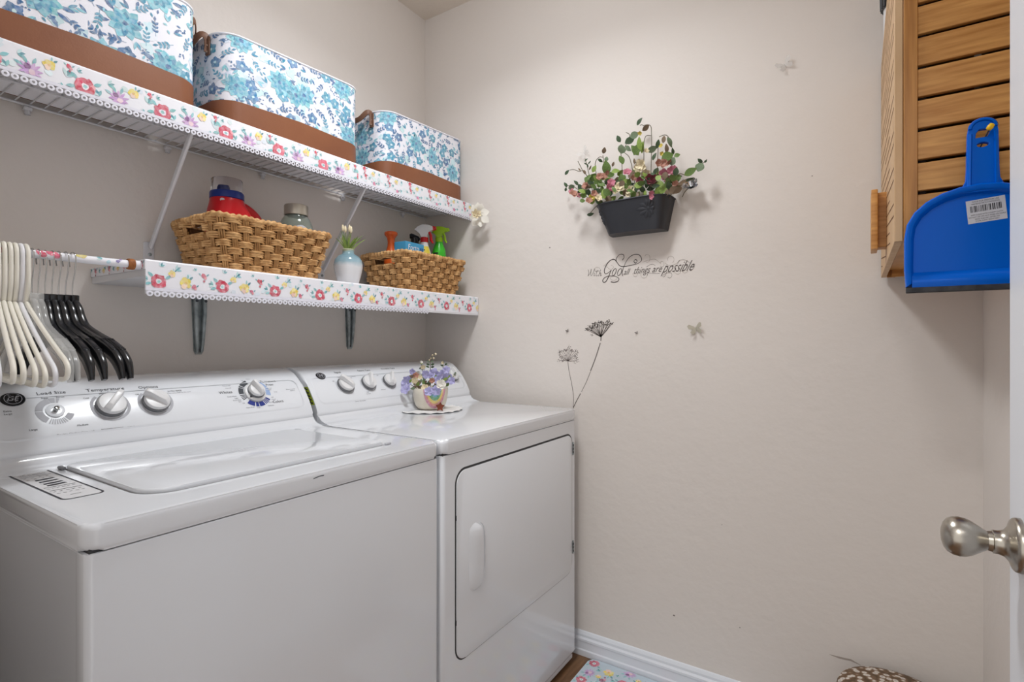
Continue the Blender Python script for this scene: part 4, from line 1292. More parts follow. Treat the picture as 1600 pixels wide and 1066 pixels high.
bm = new(); text(bm, 'Forto', .030, lambda u, v: Mb @ V((u, -.0285, v)), -.008, .160, shear=.1, sx=.9); obj('carton_lettering', bm, M_paper, cb)
bm = new(); poly(bm, [Mb @ V(q) for q in ((-.050, -.0286, .128), (.051, -.0286, .124), (.051, -.0286, .11), (-.03, -.0286, .122))]); obj('carton_band', bm, M_dblue, cb)
bm = new(); poly(bm, [Mb @ V(q) for q in ((.030, -.0286, .165), (.036, -.0286, .165), (.036, -.0286, .135), (.030, -.0286, .135))]); poly(bm, [Mb @ V(q) for q in ((.040, -.0286, .165), (.045, -.0286, .165), (.045, -.0286, .135), (.040, -.0286, .135))]); obj('carton_bars', bm, M_navy, cb)
p = px(648, 371, .10)
t = thing('dark_bottle', 'dark bottle with a slanted black cap behind the blue carton', 'bottle', (p.x, p.y, BF))
Mt = rotM((p.x, p.y, BF))
bm = new(); lathe(bm, [(0, 0), (.024, 0), (.024, .10), (.0165, .115), (0, .115)], 20, Mt); obj('bottle_body', bm, M_navy, t, 50)
bm = new(); tube(bm, [p + right * -.020 + V((0, 0, .006)), p + right * -.016 + V((0, 0, .006)), p + right * .012 + V((0, 0, -.006)), p + right * .020 + V((0, 0, -.012))], [.007, .0115, .0105, .006], 12); tube(bm, [p + V((0, 0, -.05)), p + V((0, 0, -.006))], .0165, 14); obj('slanted_cap', bm, M_black, t, 50)

def spray(name, label, u, v, x, top, m_body, m_head, m_collar, m_trig, m_tip, label_m, s=1.0, plump=False):
    """top: height of the head's top above the basket floor"""
    p = px(u, v, x); c = V((p.x, p.y, BF)); Ms = rotM(c, YAW)
    t = thing(name, label, 'spray bottle', c)
    h = top - .062 * s
    bm = new()
    if plump: lathe(bm, [(0, 0), (.030, 0), (.031, .01), (.031, h * .45), (.028, h * .60), (.0285, h * .72), (.0265, h * .83), (.0165, h * .95), (.0135, h)], 28, Ms)
    else: lathe(bm, [(0, 0), (.030, 0), (.031, .01), (.031, h * .62), (.026, h * .78), (.016, h * .93), (.0135, h)], 28, Ms)
    b = obj('bottle_body', bm, m_body, t, 50)
    bm = new(); lathe(bm, [(.0135, h - .004), (.0155, h - .003), (.0155, h + .014 * s), (.012, h + .016 * s), (0, h + .016 * s)], 20, Ms); obj('collar', bm, m_collar, t, 40)
    bm = new()
    pts = [(-.012, .014), (-.014, .030), (-.032, .038), (-.034, .043), (-.022, .054), (-.006, .061), (.012, .060), (.030, .054), (.032, .040), (.014, .034), (.012, .014)]
    prism(bm, [Ms @ V((a * s, -.009 * s, h + b_ * s)) for a, b_ in pts], Ms.to_3x3() @ V((0, .018 * s, 0)), .0025, 2)
    hd = obj('spray_head', bm, m_head, t, 40)
    bm = new(); prism(bm, [Ms @ V((a * s, -.006 * s, h + b_ * s)) for a, b_ in ((.029, .038), (.029, .056), (.042, .053), (.044, .043))], Ms.to_3x3() @ V((0, .012 * s, 0)), .0015, 1); obj('nozzle', bm, m_tip, t, 40)
    bm = new(); tube(bm, [Ms @ V(q) for q in ((.016 * s, 0, h + .036 * s), (.023 * s, 0, h + .022 * s), (.024 * s, 0, h + .006 * s), (.031 * s, 0, h - .006 * s))], [.0045 * s, .0052 * s, .0052 * s, .003 * s], 8); obj('trigger', bm, m_trig, t, 50)
    if label_m:
        bm = new(); K = 12
        A = [-PI / 2 - 1.2 + 2.4 * k / K for k in range(K + 1)]
        z0, z1 = (h * .22, h * .90) if not plump else (h * .50, h * .80)
        def rr(z):
            f = z / h
            return (.031 if f < .62 else .031 - .005 * (f - .62) / .16 if f < .78 else .026 - .010 * (f - .78) / .15) + .0006
        if not plump:
            rows = [[bm.verts.new(Ms @ V((rr(z) * math.cos(a), rr(z) * math.sin(a), z))) for a in A] for z in (z0, h * .62, h * .78, z1)]
            for a, b_ in zip(rows, rows[1:]):
                for k in range(K): bm.faces.new((a[k], a[k + 1], b_[k + 1], b_[k]))
            lo = obj('bottle_label', bm, label_m, b, 50)
            bm = new()
            for k, z in enumerate((.82, .76, .70)): ribbon(bm, [Ms @ V(((rr(h * z) + .0006) * math.cos(a), (rr(h * z) + .0006) * math.sin(a), h * z)) for a in (-2.1, -1.8, -1.5, -1.3)], Ms.to_3x3() @ V((0, -1, 0)), .006)
            obj('label_print', bm, M_ink, lo)
        else:
            R2 = random.Random(3)
            for z in (.76, .71, .66, .60): ribbon(bm, [Ms @ V((.0292 * math.cos(a), .0292 * math.sin(a), h * z + R2.uniform(-.001, .001))) for a in (-2.3, -2.1, -1.9, -1.7, -1.55)], Ms.to_3x3() @ V((0, -1, 0)), .0055)
            obj('label_print', bm, label_m, b)
    return t
spray('spray_bottle', 'yellow-labelled spray bottle with white head and red collar, beside the blue carton', 663, 375, .165, at(664, 351, x=.165).z - BF, M_white, M_white, M_red, M_red, M_red, M_label_y, 1.12)
spray('spray_bottle', 'bright green spray bottle with lime head, nearest the corner in its basket', 686, 378, .170, at(687, 354, x=.17).z - BF, M_green, M_lime, M_lime, M_lime, M_lime, M_black, 1.0, True)

# ------------------------------------------------------------------ doily, rainbow pot and bouquet on the dryer
dc = V((.352, 1.402, .9024))
doily = bpy.data.objects.new('doily', None)
bm = new()
K = 72
rings = []
for r, z in ((0, .0012), (.05, .0014), (.085, .0012), (.100, .0026), (.114, .0040)):
    if r == 0: rings.append([bm.verts.new(dc + V((0, 0, z)))]); continue
    rings.append([bm.verts.new(dc + V((math.cos(2 * PI * k / K), math.sin(2 * PI * k / K), 0)) * (r * (1 + (.045 * abs(math.sin(k * PI / 4)) if r > .11 else 0))) + V((0, 0, z + (.0014 * math.sin(k * PI / 2) if r > .11 else 0)))) for k in range(K)])
for k in range(K): bm.faces.new((rings[0][0], rings[1][k], rings[1][(k + 1) % K]))
for a, b in zip(rings[1:], rings[2:]):
    for k in range(K): bm.faces.new((a[k], a[(k + 1) % K], b[(k + 1) % K], b[k]))
lo = [bm.verts.new(v.co - V((0, 0, .0016))) for v in rings[-1]]
for k in range(K): bm.faces.new((rings[-1][k], rings[-1][(k + 1) % K], lo[(k + 1) % K], lo[k]))
bpy.data.objects.remove(doily)
tag(obj('doily', bm, M_doily, None, 60), 'round white crocheted doily with scalloped edge, under the rainbow pot', 'doily')

pc = V((.350, 1.412, .9042))
pot = thing('flower_pot', 'cream flower pot painted with a rainbow, standing on the doily', 'flower pot', pc)
PPROF = [(.036, 0), (.044, .004), (.053, .016), (.0585, .035), (.061, .055), (.062, .074)]
bm = new(); lathe(bm, [(0, 0)] + PPROF + [(.0605, .0755), (.058, .074), (.056, .05), (0, .045)], 48, Matrix.Translation(pc)); pb = obj('pot_body', bm, M_pot, pot, 60)
bm = new(); lathe(bm, [(.0585, .066), (0, .068)], 32, Matrix.Translation(pc)); obj('potting_foam', bm, M_stem, pot)
def pot_r(z):
    for (r0, z0), (r1, z1) in zip(PPROF, PPROF[1:]):
        if z <= z1: return r0 + (r1 - r0) * (z - z0) / (z1 - z0)
    return PPROF[-1][0]
A0 = math.atan2(-fwd.y, -fwd.x) + math.radians(24)
RB = [(1.0, (214, 138, 166)), (.86, (232, 150, 132)), (.74, (240, 216, 104)), (.58, (92, 162, 110)), (.40, (84, 158, 186))]
bm = new(); lay = bm.loops.layers.float_color.new('Col')
def pq(ax, az, off):
    z = max(.004, min(.0735, az)); r = pot_r(z) + off; a = A0 + ax / .060
    return pc + V((r * math.cos(a), r * math.sin(a), z))
for i, (f, col) in enumerate(RB):
    nx = RB[i + 1][0] if i + 1 < len(RB) else 0.0
    N = 22
    for k in range(N):
        t0, t1 = PI + PI * k / N, PI + PI * (k + 1) / N
        quad = [(f, t0), (f, t1), (nx, t1), (nx, t0)] if nx > 0 else [(f, t0), (f, t1), (.2, t1), (.2, t0)]
        fc = poly(bm, [pq(.040 * a * math.cos(b), .0735 + .067 * a * math.sin(b), .0008) for a, b in quad])
        for lp in fc.loops: lp[lay] = rgb(*col)
    if nx == 0:
        fc = poly(bm, [pq(.040 * .2 * math.cos(PI + PI * k / 8), .0735 + .067 * .2 * math.sin(PI + PI * k / 8), .0008) for k in range(9)])
        if fc:
            for lp in fc.loops: lp[lay] = rgb(*col)
obj('painted_rainbow', bm, M_print, pb)
sp = pc + right * .042 - fwd * .062 + V((0, 0, .0006))
bm = new()
pts = []
for k in range(10):
    r = .0165 if k % 2 == 0 else .0075
    a = PI / 2 + k * PI / 5; pts.append(sp + right * (r * math.cos(a)) + V((0, 0, .0135 + r * math.sin(a))) + fwd * (.008 + .35 * r * math.sin(a)))
prism(bm, pts, fwd * -.006, .0016, 2)
tag(obj('wooden_star', bm, M_star, None, 40), 'small brown five-pointed star leaning against the rainbow pot', 'star')

# ---- petal and leaf meshes shared by the flower arrangements
def leaf_mesh(name, m, ratio):
    bm = new(); n = 7; L, Rr, C_ = [], [], []
    for i in range(n + 1):
        t = i / n; w = ratio * .5 * math.sin(PI * t ** .85) ** .9 if 0 < t < 1 else 0
        z = .10 * math.sin(PI * t)
        C_.append(bm.verts.new((t, 0, z - .03 * math.sin(PI * t)))); L.append(bm.verts.new((t, w, z + .04 * w)) if w > 0 else C_[-1]); Rr.append(bm.verts.new((t, -w, z + .04 * w)) if w > 0 else C_[-1])
    for i in range(n):
        for S in (L, Rr):
            vs = []
            for q in (C_[i], C_[i + 1], S[i + 1], S[i]):
                if q not in vs: vs.append(q)
            if len(vs) > 2: bm.faces.new(vs)
    return mesh_of(bm, name, m, 180)
def blossom_mesh(name, m, mc, n=5, cup=.35, seed=0, layers=2):
    """unit-radius flower facing local +z"""
    R2 = random.Random(seed); bm = new()
    for l in range(layers):
        sc = 1.0 - .38 * l
        for k in range(n):
            a = 2 * PI * (k + .5 * l) / n + R2.uniform(-.15, .15); ca, sa = math.cos(a), math.sin(a)
            N = 5; rows = []
            for i in range(N + 1):
                t = i / N; w = (.50 if n <= 5 else .36) * math.sin(PI * (.10 + .80 * t)) ** .8 * sc; r = (.08 + .92 * t) * sc
                zc = (cup + .35 * l) * t ** 1.6 * sc + R2.uniform(-.05, .05) - .25 * max(0, t - .7)
                rows.append([bm.verts.new((r * ca - s * w * sa, r * sa + s * w * ca, zc + .5 * abs(s) * w + R2.uniform(-.06, .06) + .02 * l)) for s in (-1, -.5, 0, .5, 1)])
            for a_, b_ in zip(rows, rows[1:]):
                for i in range(4): bm.faces.new((a_[i], a_[i + 1], b_[i + 1], b_[i]))
    me = mesh_of(bm, name, m, 180)
    return me
def facing(p, ang=0.0, tilt=(0, 0), size=1.0):
    """matrix at p: local x turned by ang in the picture-facing plane, local z towards the viewer's side"""
    n = (V((CAM.x, CAM.y, CAM.z)) - p); n.z *= .35; n.normalize()
    s = V((0, 0, 1)).cross(n).normalized(); u = n.cross(s)
    B = Matrix((s, u, n)).transposed().to_4x4()
    return Matrix.Translation(p) @ B @ Matrix.Rotation(ang, 4, 'Z') @ Matrix.Rotation(tilt[0], 4, 'X') @ Matrix.Rotation(tilt[1], 4, 'Y') @ Matrix.Diagonal((size, size, size, 1))
LEAFM = {}
def leaf(par, p, ang, ln, m, ratio, R2, name='leaf'):
    k = (m.name, ratio)
    if k not in LEAFM: LEAFM[k] = leaf_mesh('leaf', m, ratio)
    a = math.radians(ang)
    Mx = facing(p, a, (R2.uniform(-.6, .6), R2.uniform(-.35, .35)), ln) @ Matrix.Translation((-.5, 0, 0))
    return link(name, LEAFM[k], par, Mx)
BLM = {}
def blossom(par, p, r, m, R2, n=5, cup=.35, layers=2, name='blossom'):
    k = (m.name, n, layers)
    if k not in BLM: BLM[k] = blossom_mesh('blossom', m, None, n, cup, len(BLM), layers)
    return link(name, BLM[k], par, facing(p, R2.uniform(0, 6.28), (R2.uniform(-.6, .6), R2.uniform(-.6, .6)), r))
def atd(u, v, w):
    """the point on the sight line (u, v) at distance w along the view"""
    r, h = (u - 800) / FPX, -(v - 533) / FPX
    s, c_ = math.sin(YAW), math.cos(YAW)
    return CAM + V((-s + r * c_, c_ + r * s, h)) * w

R2 = random.Random(71)
bq = thing('bouquet', 'artificial bouquet of lilac and white blossoms in the rainbow pot', 'flowers', pc + V((0, 0, .07)))
WB = 1.888
PXB = WB / FPX
for u, v, r, m in ((637, 591, 8, M_petv), (635, 600, 10, M_petv), (634, 609, 9, M_petv), (679, 584, 10, M_petv), (666, 585, 8, M_petv), (692, 585, 10, M_petv), (701, 592, 10, M_petv), (697, 578, 7, M_petv), (670, 612, 8, M_petv), (682, 610, 9, M_petv), (673, 588, 7, M_petv), (706, 595, 7, M_petv), (684, 594, 7, M_petv), (645, 581, 6, M_petv),
                   (689, 601, 8.5, M_petw), (693.5, 584, 4.5, M_petw), (653, 585, 6, M_petw), (648, 594, 6, M_petc), (649.5, 588, 6.5, M_petr), (664, 606, 6.5, M_petc), (675, 595, 5, M_petr), (658.5, 566, 2.6, M_petw), (661, 573, 4.5, M_petc), (692, 567, 3, M_petc), (710, 586, 3, M_petw), (656, 590, 4, M_petc)):
    blossom(bq, atd(u, v, WB - .03 + R2.uniform(-.035, .02) - (.03 if 640 < u < 690 and v > 590 else 0)), r * PXB * .88, m, R2, 5, .22 if m is M_petv else .35, 1 if m is M_petv else 2)
for u, v, r in ((680.5, 553.5, 2), (676, 555.5, 1.6), (677.6, 560, 1.6), (673, 560, 1.5), (671, 563, 1.5)):
    bm = new(); lathe(bm, [(0, -1), (.7, -.7), (1, 0), (.7, .7), (0, 1)], 10, Matrix.Translation(atd(u, v, WB)) @ Matrix.Diagonal((r * PXB, r * PXB, r * PXB, 1))); obj('bud', bm, M_petc, bq, 60)
BQL = [(R2.uniform(640, 702), R2.uniform(586, 612), R2.uniform(6, 10), R2.uniform(0, 360), R2.choice((M_leaf, M_leafb, M_leafl, M_leafs))) for _ in range(34)]
BQL += [(656, 598, 9, 40, M_leafb), (662, 598, 9, 120, M_leaf), (668, 602, 9, 20, M_leafb), (656, 612, 10, 250, M_leaf), (660, 617, 9, 300, M_leafl), (651, 621, 7, 240, M_leaf), (648, 605, 9, 200, M_leafb), (671, 600, 8, 60, M_leaf), (668.6, 583, 7, 80, M_leafd), (699, 601, 9, 40, M_leaf), (655, 605, 9, 150, M_leafb), (664, 611, 8, 10, M_leaf), (652, 615, 8, 270, M_leafb), (645, 607, 8, 190, M_leafs), (697, 569, 5, 30, M_leafd), (690, 571, 5, 150, M_leafd), (711, 584, 6, 60, M_leafd), (659, 568, 5, 20, M_leafl), (657, 575, 5, 200, M_leafd),
                       (676, 573.5, 6, 15, M_leafd), (668, 573.5, 6, 165, M_leafd), (676, 569.5, 6, 20, M_leafd), (668.5, 569.5, 6, 160, M_leafd), (675.5, 565, 5, 25, M_leafs), (669, 565, 5, 155, M_leafs), (654, 600, 7, 100, M_leafl), (660, 604, 8, 70, M_leafd), (658, 619, 6, 220, M_leafb)]
for u, v, ln, a, m in BQL:
    leaf(bq, atd(u, v, WB - .04 + R2.uniform(-.02, .03)), a, ln * PXB, m, .55, R2)
for pts in (((673, 606), (672.6, 581), (672, 561)), ((672, 561), (676, 556), (680, 553)), ((662, 606), (660, 580), (658.5, 566)), ((690, 606), (692, 580), (692, 568)), ((655, 610), (640, 600)), ((690, 608), (703, 594), (710, 587)), ((660, 606), (645, 590))):
    bm = new(); tube(bm, smooth_path([atd(u, v, WB - .01) for u, v in pts], 4), .0011, 5); obj('stem', bm, M_stem, bq, 60)

# ------------------------------------------------------------------ paper flower on the end of the wire shelf
R2 = random.Random(81)
fc = at(750, 338, y=1.715)
pf = thing('paper_flower', 'white paper flower with cream centre at the end of the wire shelf', 'flower', fc)
pm_ = leaf_mesh('petal', M_petw, .85)
for du, dv, r, a in ((-2, -14, 12, 95), (-9, -12, 11, 120), (3, -12, 11, 75), (11, -4, 11, 10), (12, 7, 11, -35), (2, 11, 11, -85), (-8, 9, 12, -130), (-11, 0, 11, 185), (-6, -7, 9, 130), (6, 1, 9, -20)):
    link('petal', pm_, pf, facing(fc + V((du * .0026, -.006, -dv * .0026)), math.radians(a), (R2.uniform(-.35, .35), R2.uniform(-.4, -.05)), .037) @ Matrix.Translation((-.5, 0, 0)))
blossom(pf, fc + V((.0, -.026, .002)), .020, M_petc, R2, 6, .6, 3, 'flower_centre')
for k in range(5):
    bm = new(); q = fc + V((R2.uniform(-.012, .012), -.028, R2.uniform(-.010, .010))); tube(bm, [fc + V((0, -.012, 0)), q], [.0008, .0016], 5); obj('stamen', bm, M_cork, pf, 60)
bm = new(); tube(bm, [fc + V((0, .045, 0)), fc + V((0, -.004, 0))], .003, 6); obj('wall_stem', bm, M_wmetal, pf)

# ------------------------------------------------------------------ wall planter and its flowers
YB = D
planter = thing('wall_planter', 'black embossed tin planter hanging on the back wall', 'planter', (.992, YB, 1.5))
PN, PNR = 24, 7
def plan_pt(f, a, off=0.0):
    """f height 0..1, a angle 0..pi along the bulging front (0 = right end)"""
    z = 1.510 + (1.613 - 1.510) * f
    xl, xr = .889 + (.852 - .889) * f, 1.086 + (1.109 - 1.086) * f
    dpt = .070 + .026 * f
    ex = 2 / 4.2
    ca, sa = math.cos(a), math.sin(a)
    x = (xl + xr) / 2 + (xr - xl + 2 * off) / 2 * math.copysign(abs(ca) ** ex, ca)
    y = YB - .002 - (dpt + off) * abs(sa) ** ex
    return V((x, y, z + .012 * (x - 1.0) * f))
bm = new()
rows = []
for i in range(PNR + 1): rows.append([bm.verts.new(plan_pt(i / PNR, PI * k / PN)) for k in range(PN + 1)])
for a, b in zip(rows, rows[1:]):
    for k in range(PN): bm.faces.new((a[k], a[k + 1], b[k + 1], b[k]))
inn = [[bm.verts.new(plan_pt(f, PI * k / PN, -.0025)) for k in range(PN + 1)] for f in (1.0, .55)]
for k in range(PN):
    bm.faces.new((rows[-1][k], rows[-1][k + 1], inn[0][k + 1], inn[0][k])); bm.faces.new((inn[0][k], inn[0][k + 1], inn[1][k + 1], inn[1][k]))
bm.faces.new(inn[1]); bm.faces.new(rows[0][::-1])
bm.faces.new([r[0] for r in rows] + [r[-1] for r in rows[::-1]])
obj('tub', bm, M_tin, planter, 50)
bm = new(); tube(bm, [plan_pt(1.0, PI * k / 40, .0005) for k in range(41)], .0024, 6); obj('rolled_rim', bm, M_tin, planter, 60)
def emboss(ac, fc_, ra, rf, n):
    bm = new()
    for k in range(n):
        a = 2 * PI * k / n
        P = []
        for t, w in ((.25, .05), (.5, .16), (.8, .2), (1.0, .06)):
            P.append((t, w))
        rim = [(t, w) for t, w in P] + [(t, -w) for t, w in P[::-1]]
        lo = []; hi = None
        pts = [(ac + ra * (t * math.cos(a) - w * math.sin(a)), fc_ + rf * (t * math.sin(a) + w * math.cos(a))) for t, w in rim]
        base = [bm.verts.new(plan_pt(q, p, .0002)) for p, q in pts]
        c_ = bm.verts.new(plan_pt(fc_ + rf * .65 * math.sin(a), ac + ra * .65 * math.cos(a), .0035))
        for i in range(len(base)): bm.faces.new((base[i], base[(i + 1) % len(base)], c_))
    for k in range(1):
        ring = [bm.verts.new(plan_pt(fc_ + rf * .2 * math.sin(2 * PI * j / 10), ac + ra * .2 * math.cos(2 * PI * j / 10), .0002)) for j in range(10)]
        c_ = bm.verts.new(plan_pt(fc_, ac, .003))
        for j in range(10): bm.faces.new((ring[j], ring[(j + 1) % 10], c_))
    obj('embossed_flower', bm, M_tin, planter, 30)
emboss(1.30, .62, -.24, .30, 10); emboss(2.55, .58, -.22, .30, 10)

arr = thing('wall_flowers', 'mixed artificial flowers and eucalyptus leaves filling the wall planter', 'flowers', (.99, 1.71, 1.62))
R2 = random.Random(91)
wp = V((1.0, 1.705, 1.65)) - CAM
WP = -wp.x * math.sin(YAW) + wp.y * math.cos(YAW)
PXP = WP / FPX
LV = [(966.8, 217, 12, 120, 'd', .6), (970.7, 233, 15, 80, 's', .95), (984, 220, 17, 30, 'd', .62), (991.5, 211, 14, 20, 's', .75), (982, 232, 12, -40, 's', .6), (943.7, 235, 10, 80, 'b', .7), (947.6, 248.6, 8, 80, 's', .8), (938, 251, 9, -30, 'd', .5),
      (970.7, 250, 15, 110, 'g', .6), (947, 262, 23, 95, 'g', .6), (928.5, 264, 12, 60, 'l', .6), (924, 278, 20, 45, 'g', .6), (962, 268, 14, 20, 'l', .65), (886, 269.5, 10, 45, 'd', .5), (905, 265, 6, 130, 'b', .5), (913, 269, 8, 110, 'b', .6), (900, 286, 11, 130, 'd', .5), (893, 292.5, 11, 20, 's', .9), (883.5, 289, 10, 110, 'd', .6), (884, 296, 7, 80, 'd', .6),
      (958, 256.5, 8, 70, 'b', .5), (991, 252, 10, 90, 'b', .4), (995.5, 233, 20, 60, 'g', .55), (977.5, 283.5, 12, 20, 'l', .6), (969, 270, 12, 50, 'l', .7), (937.5, 289, 12, 10, 'l', .6), (916, 250, 7, 40, 'd', .35), (918, 259, 7, 100, 'd', .35), (921, 254, 7, 50, 'd', .3), (915, 256, 6, 150, 'd', .35), (922, 262, 8, 70, 'b', .35),
      (999.5, 190, 13, 45, 'd', .5), (1009, 199.5, 13, 40, 'b', .6), (1000, 225, 22, 95, 'l', .4), (992, 235, 19, 125, 'g', .55), (1004, 230, 18, 80, 'l', .35), (1027.5, 225, 14, 75, 'd', .45), (1037, 218, 12, 80, 'b', .5), (1046, 222.5, 16, -60, 's', .45), (1041, 232, 15, 85, 'b', .45), (1050.7, 236.7, 11, 100, 'd', .5), (1058, 243, 9, 20, 'g', .8), (1043, 244.6, 18, 20, 'g', .75), (1051, 252, 12, 60, 's', .9),
      (1019, 233, 16, 20, 's', .6), (1022.7, 244.6, 12, 60, 'd', .5), (1079, 268.4, 19, 25, 'g', .55), (1093.5, 261, 15, 70, 's', .85), (1094, 251, 9, 130, 'd', .6), (1102.5, 252, 5, 40, 'd', .6), (996.5, 254, 7, 0, 'd', .7), (1029, 278, 10, 60, 'l', .9), (1031, 288.5, 14, 100, 'l', .8), (1037, 294.6, 17, 60, 'l', .85), (1030, 299.5, 15, -45, 'l', .8), (1052, 276, 15, 70, 'g', .8), (1047, 282, 14, 120, 'g', .8),
      (996, 272.7, 10, 30, 'l', .9), (1008, 302, 9, 80, 'l', .5), (996, 292, 17, 10, 'd', .5), (1018, 293.4, 16, 20, 'd', .5), (1076, 280, 15, 15, 'd', .25), (1060, 291, 19, 35, 'b', .3), (1066, 285, 15, 30, 'b', .3), (944, 303, 16, 100, 'l', .6), (957, 312, 16, 50, 'l', .6), (922.6, 334.6, 12, 20, 'd', .5), (911.7, 304.7, 11, 80, 'g', .9), (910, 314, 9, 10, 'g', .8), (933, 283, 14, 40, 'g', .6), (940, 276, 14, 120, 'g', .6), (927, 292, 13, 150, 'g', .6), (985, 290, 14, 30, 'd', .6), (1003, 296, 13, 140, 'd', .6), (1025, 268, 13, 60, 'd', .6), (960, 296, 14, 60, 'd', .5), (950, 285, 12, 20, 'd', .6), (974, 303, 14, -30, 'g', .5), (990, 300, 14, 60, 'd', .6), (1045, 296, 14, 20, 'd', .6), (1020, 302, 13, 170, 'd', .6), (934, 300, 13, 30, 'd', .6), (1010, 288, 14, 80, 'd', .5), (968, 284, 12, 170, 'd', .6), (1056, 268, 12, 80, 'd', .7), (905, 300, 9, 30, 'd', .6), (918, 300, 10, 60, 'd', .6)]
LM = {'d': M_leafd, 'g': M_leaf, 'l': M_leafl, 's': M_leafs, 'b': M_leafb}
R4 = random.Random(95)
for _ in range(85):
    u = R4.uniform(906, 1060); lo_ = 268 + abs(u - 990) * .12
    v = R4.uniform(lo_, 318 - max(0, u - 935) * .16 if u > 935 else 322 - (935 - u) * .5)
    LV.append((u, v, R4.uniform(10, 16), R4.uniform(0, 360), R4.choice('ddggglb'), R4.choice((.5, .6, .8))))
for u, v, ln, a, k, ratio in LV:
    dark = (v > 275 and k == 'd')
    leaf(arr, at(u, v, y=1.700 + R2.uniform(-.03, .02) + (.02 if dark else 0)), a, ln * PXP * 1.05, LM[k], ratio, R2)
for u, v, r, m in ((955, 286, 8, M_petp), (952, 293, 8, M_petp), (957, 296, 7, M_petp), (980, 270, 8, M_petp), (968, 293, 10, M_petc), (984, 299, 11, M_petc), (963, 299, 7, M_petc), (925, 308, 7, M_pety), (935, 310, 7, M_petc), (928, 303, 7, M_petr), (1003, 258, 12, M_petc), (1010, 271, 10, M_petc), (998, 262, 9, M_petc), (1038, 255, 8, M_petr), (1043, 252, 7, M_petr), (1030, 254, 7, M_petr), (1049, 266, 8, M_petp), (1037, 271, 9, M_petp), (1041, 276, 8, M_petp), (1053, 264, 6, M_petp),
                   (1014, 281, 10, M_petm), (1000, 283, 8, M_petm), (1020, 279, 8, M_petm), (896, 304, 9, M_petr), (893, 299, 6, M_petp), (915, 290, 7, M_petr), (920, 314, 7, M_petr), (943, 277, 8, M_petr), (937, 276, 7, M_petr), (1017, 303, 6, M_petp), (1019, 308, 5, M_petp), (1033, 228, 4, M_pety), (1000, 208, 4, M_pety), (1034, 241, 4.5, M_pety), (1055, 288, 7, M_petr), (1010, 236, 5, M_petc), (990, 278, 6, M_petr), (948, 270, 5, M_petr), (904, 306, 5, M_petp)):
    blossom(arr, at(u, v, y=1.690 + R2.uniform(-.02, .01)), r * PXP * .84, m, R2)
for pts in (((995, 305), (985, 250), (975, 236), (984, 213), (978, 207)), ((1005, 305), (1006, 250), (1006, 226), (1009, 213), (1017, 212)), ((1016, 300), (1018, 235), (1018, 212), (1017, 198), (1012, 195), (1006, 196)), ((1000, 196), (1003, 195), (1006, 197)), ((1045, 300), (1060, 273), (1072, 273), (1090, 262), (1103, 251), (1104, 249)), ((935, 310), (914, 270), (905, 268), (896, 265), (890, 266)), ((950, 305), (944, 258), (942, 243)), ((936, 300), (930, 258), (936, 246), (942, 246)), ((1026, 300), (1028, 240), (1028, 230)), ((1030, 214), (1038, 211), (1044, 214), (1050, 230)), ((925, 315), (900, 294), (885, 290)), ((1045, 310), (1060, 290), (1086, 279)), ((970, 300), (972, 262), (970, 240)), ((926, 300), (918, 262), (914, 248)), ((1050, 300), (1050, 250), (1051, 232)), ((960, 310), (935, 320), (920, 336)), ((912, 270), (903, 252)), ((1066, 308), (1070, 300), (1076, 294))):
    bm = new(); tube(bm, smooth_path([at(u, v, y=1.712) for u, v in pts], 5), .0012, 5); obj('stem', bm, M_stem, arr, 60)
p = at(1079, 294, y=1.735)
o = blossom(arr, p, .026, M_foil, R2, 4, .8, 2, 'foil_blossom'); o['label'] = 'crumpled silver foil blossom'
o = blossom(arr, at(1067, 293, y=1.74), .020, M_film, R2, 4, .8, 1, 'film_blossom'); o['label'] = 'translucent film blossom'

# butterflies of clear film stuck on the wall
def butterfly(name, label, u, v, s, ang, m):
    c = at(u, v, y=YB - .0012)
    t = thing(name, label, 'butterfly', c)
    ca, sa = math.cos(ang), math.sin(ang)
    def q(a, b, lift): return c + V((a * ca - b * sa, -lift, a * sa + b * ca)) * s
    for sg in (-1, 1):
        bm = new()
        up = [(0, .05), (.25, .45), (.7, .75), (.95, .6), (.85, .15), (.4, -.05), (.75, -.3), (.6, -.7), (.25, -.6), (.03, -.12)]
        vs = [bm.verts.new(q(sg * a, b, .15 + .55 * a)) for a, b in up]
        c0 = bm.verts.new(q(sg * .3, .1, .32))
        for i in range(len(vs)): bm.faces.new((vs[i], vs[(i + 1) % len(vs)], c0))
        obj('wing', bm, m, t, 180)
    bm = new(); tube(bm, [q(0, -.35, .1), q(0, 0, .12), q(0, .3, .1)], [.02 * s, .05 * s, .03 * s], 6); obj('body', bm, m, t, 60)
    return t
butterfly('film_butterfly', 'clear film butterfly alone high on the back wall toward the cabinet', 1227, 103, .024, .5, M_film)
butterfly('film_butterfly', 'greenish film butterfly on the wall below the lettering', 1088, 514, .024, .25, M_filmg)
butterfly('film_butterfly', 'pale film butterfly above the left side of the wall planter', 914, 240, .024, .7, mat('faint_film', (226, 224, 222), .2, alpha=.32))
for u, v, s in ((887, 517, .0065), (995, 520, .006)):
    butterfly('butterfly_sticker', 'tiny dark butterfly sticker left of the taller dried-flower decal' if u < 900 else 'tiny grey butterfly sticker right of the taller dried-flower decal', u, v, s, .5, M_decalg if u < 900 else M_decalm)

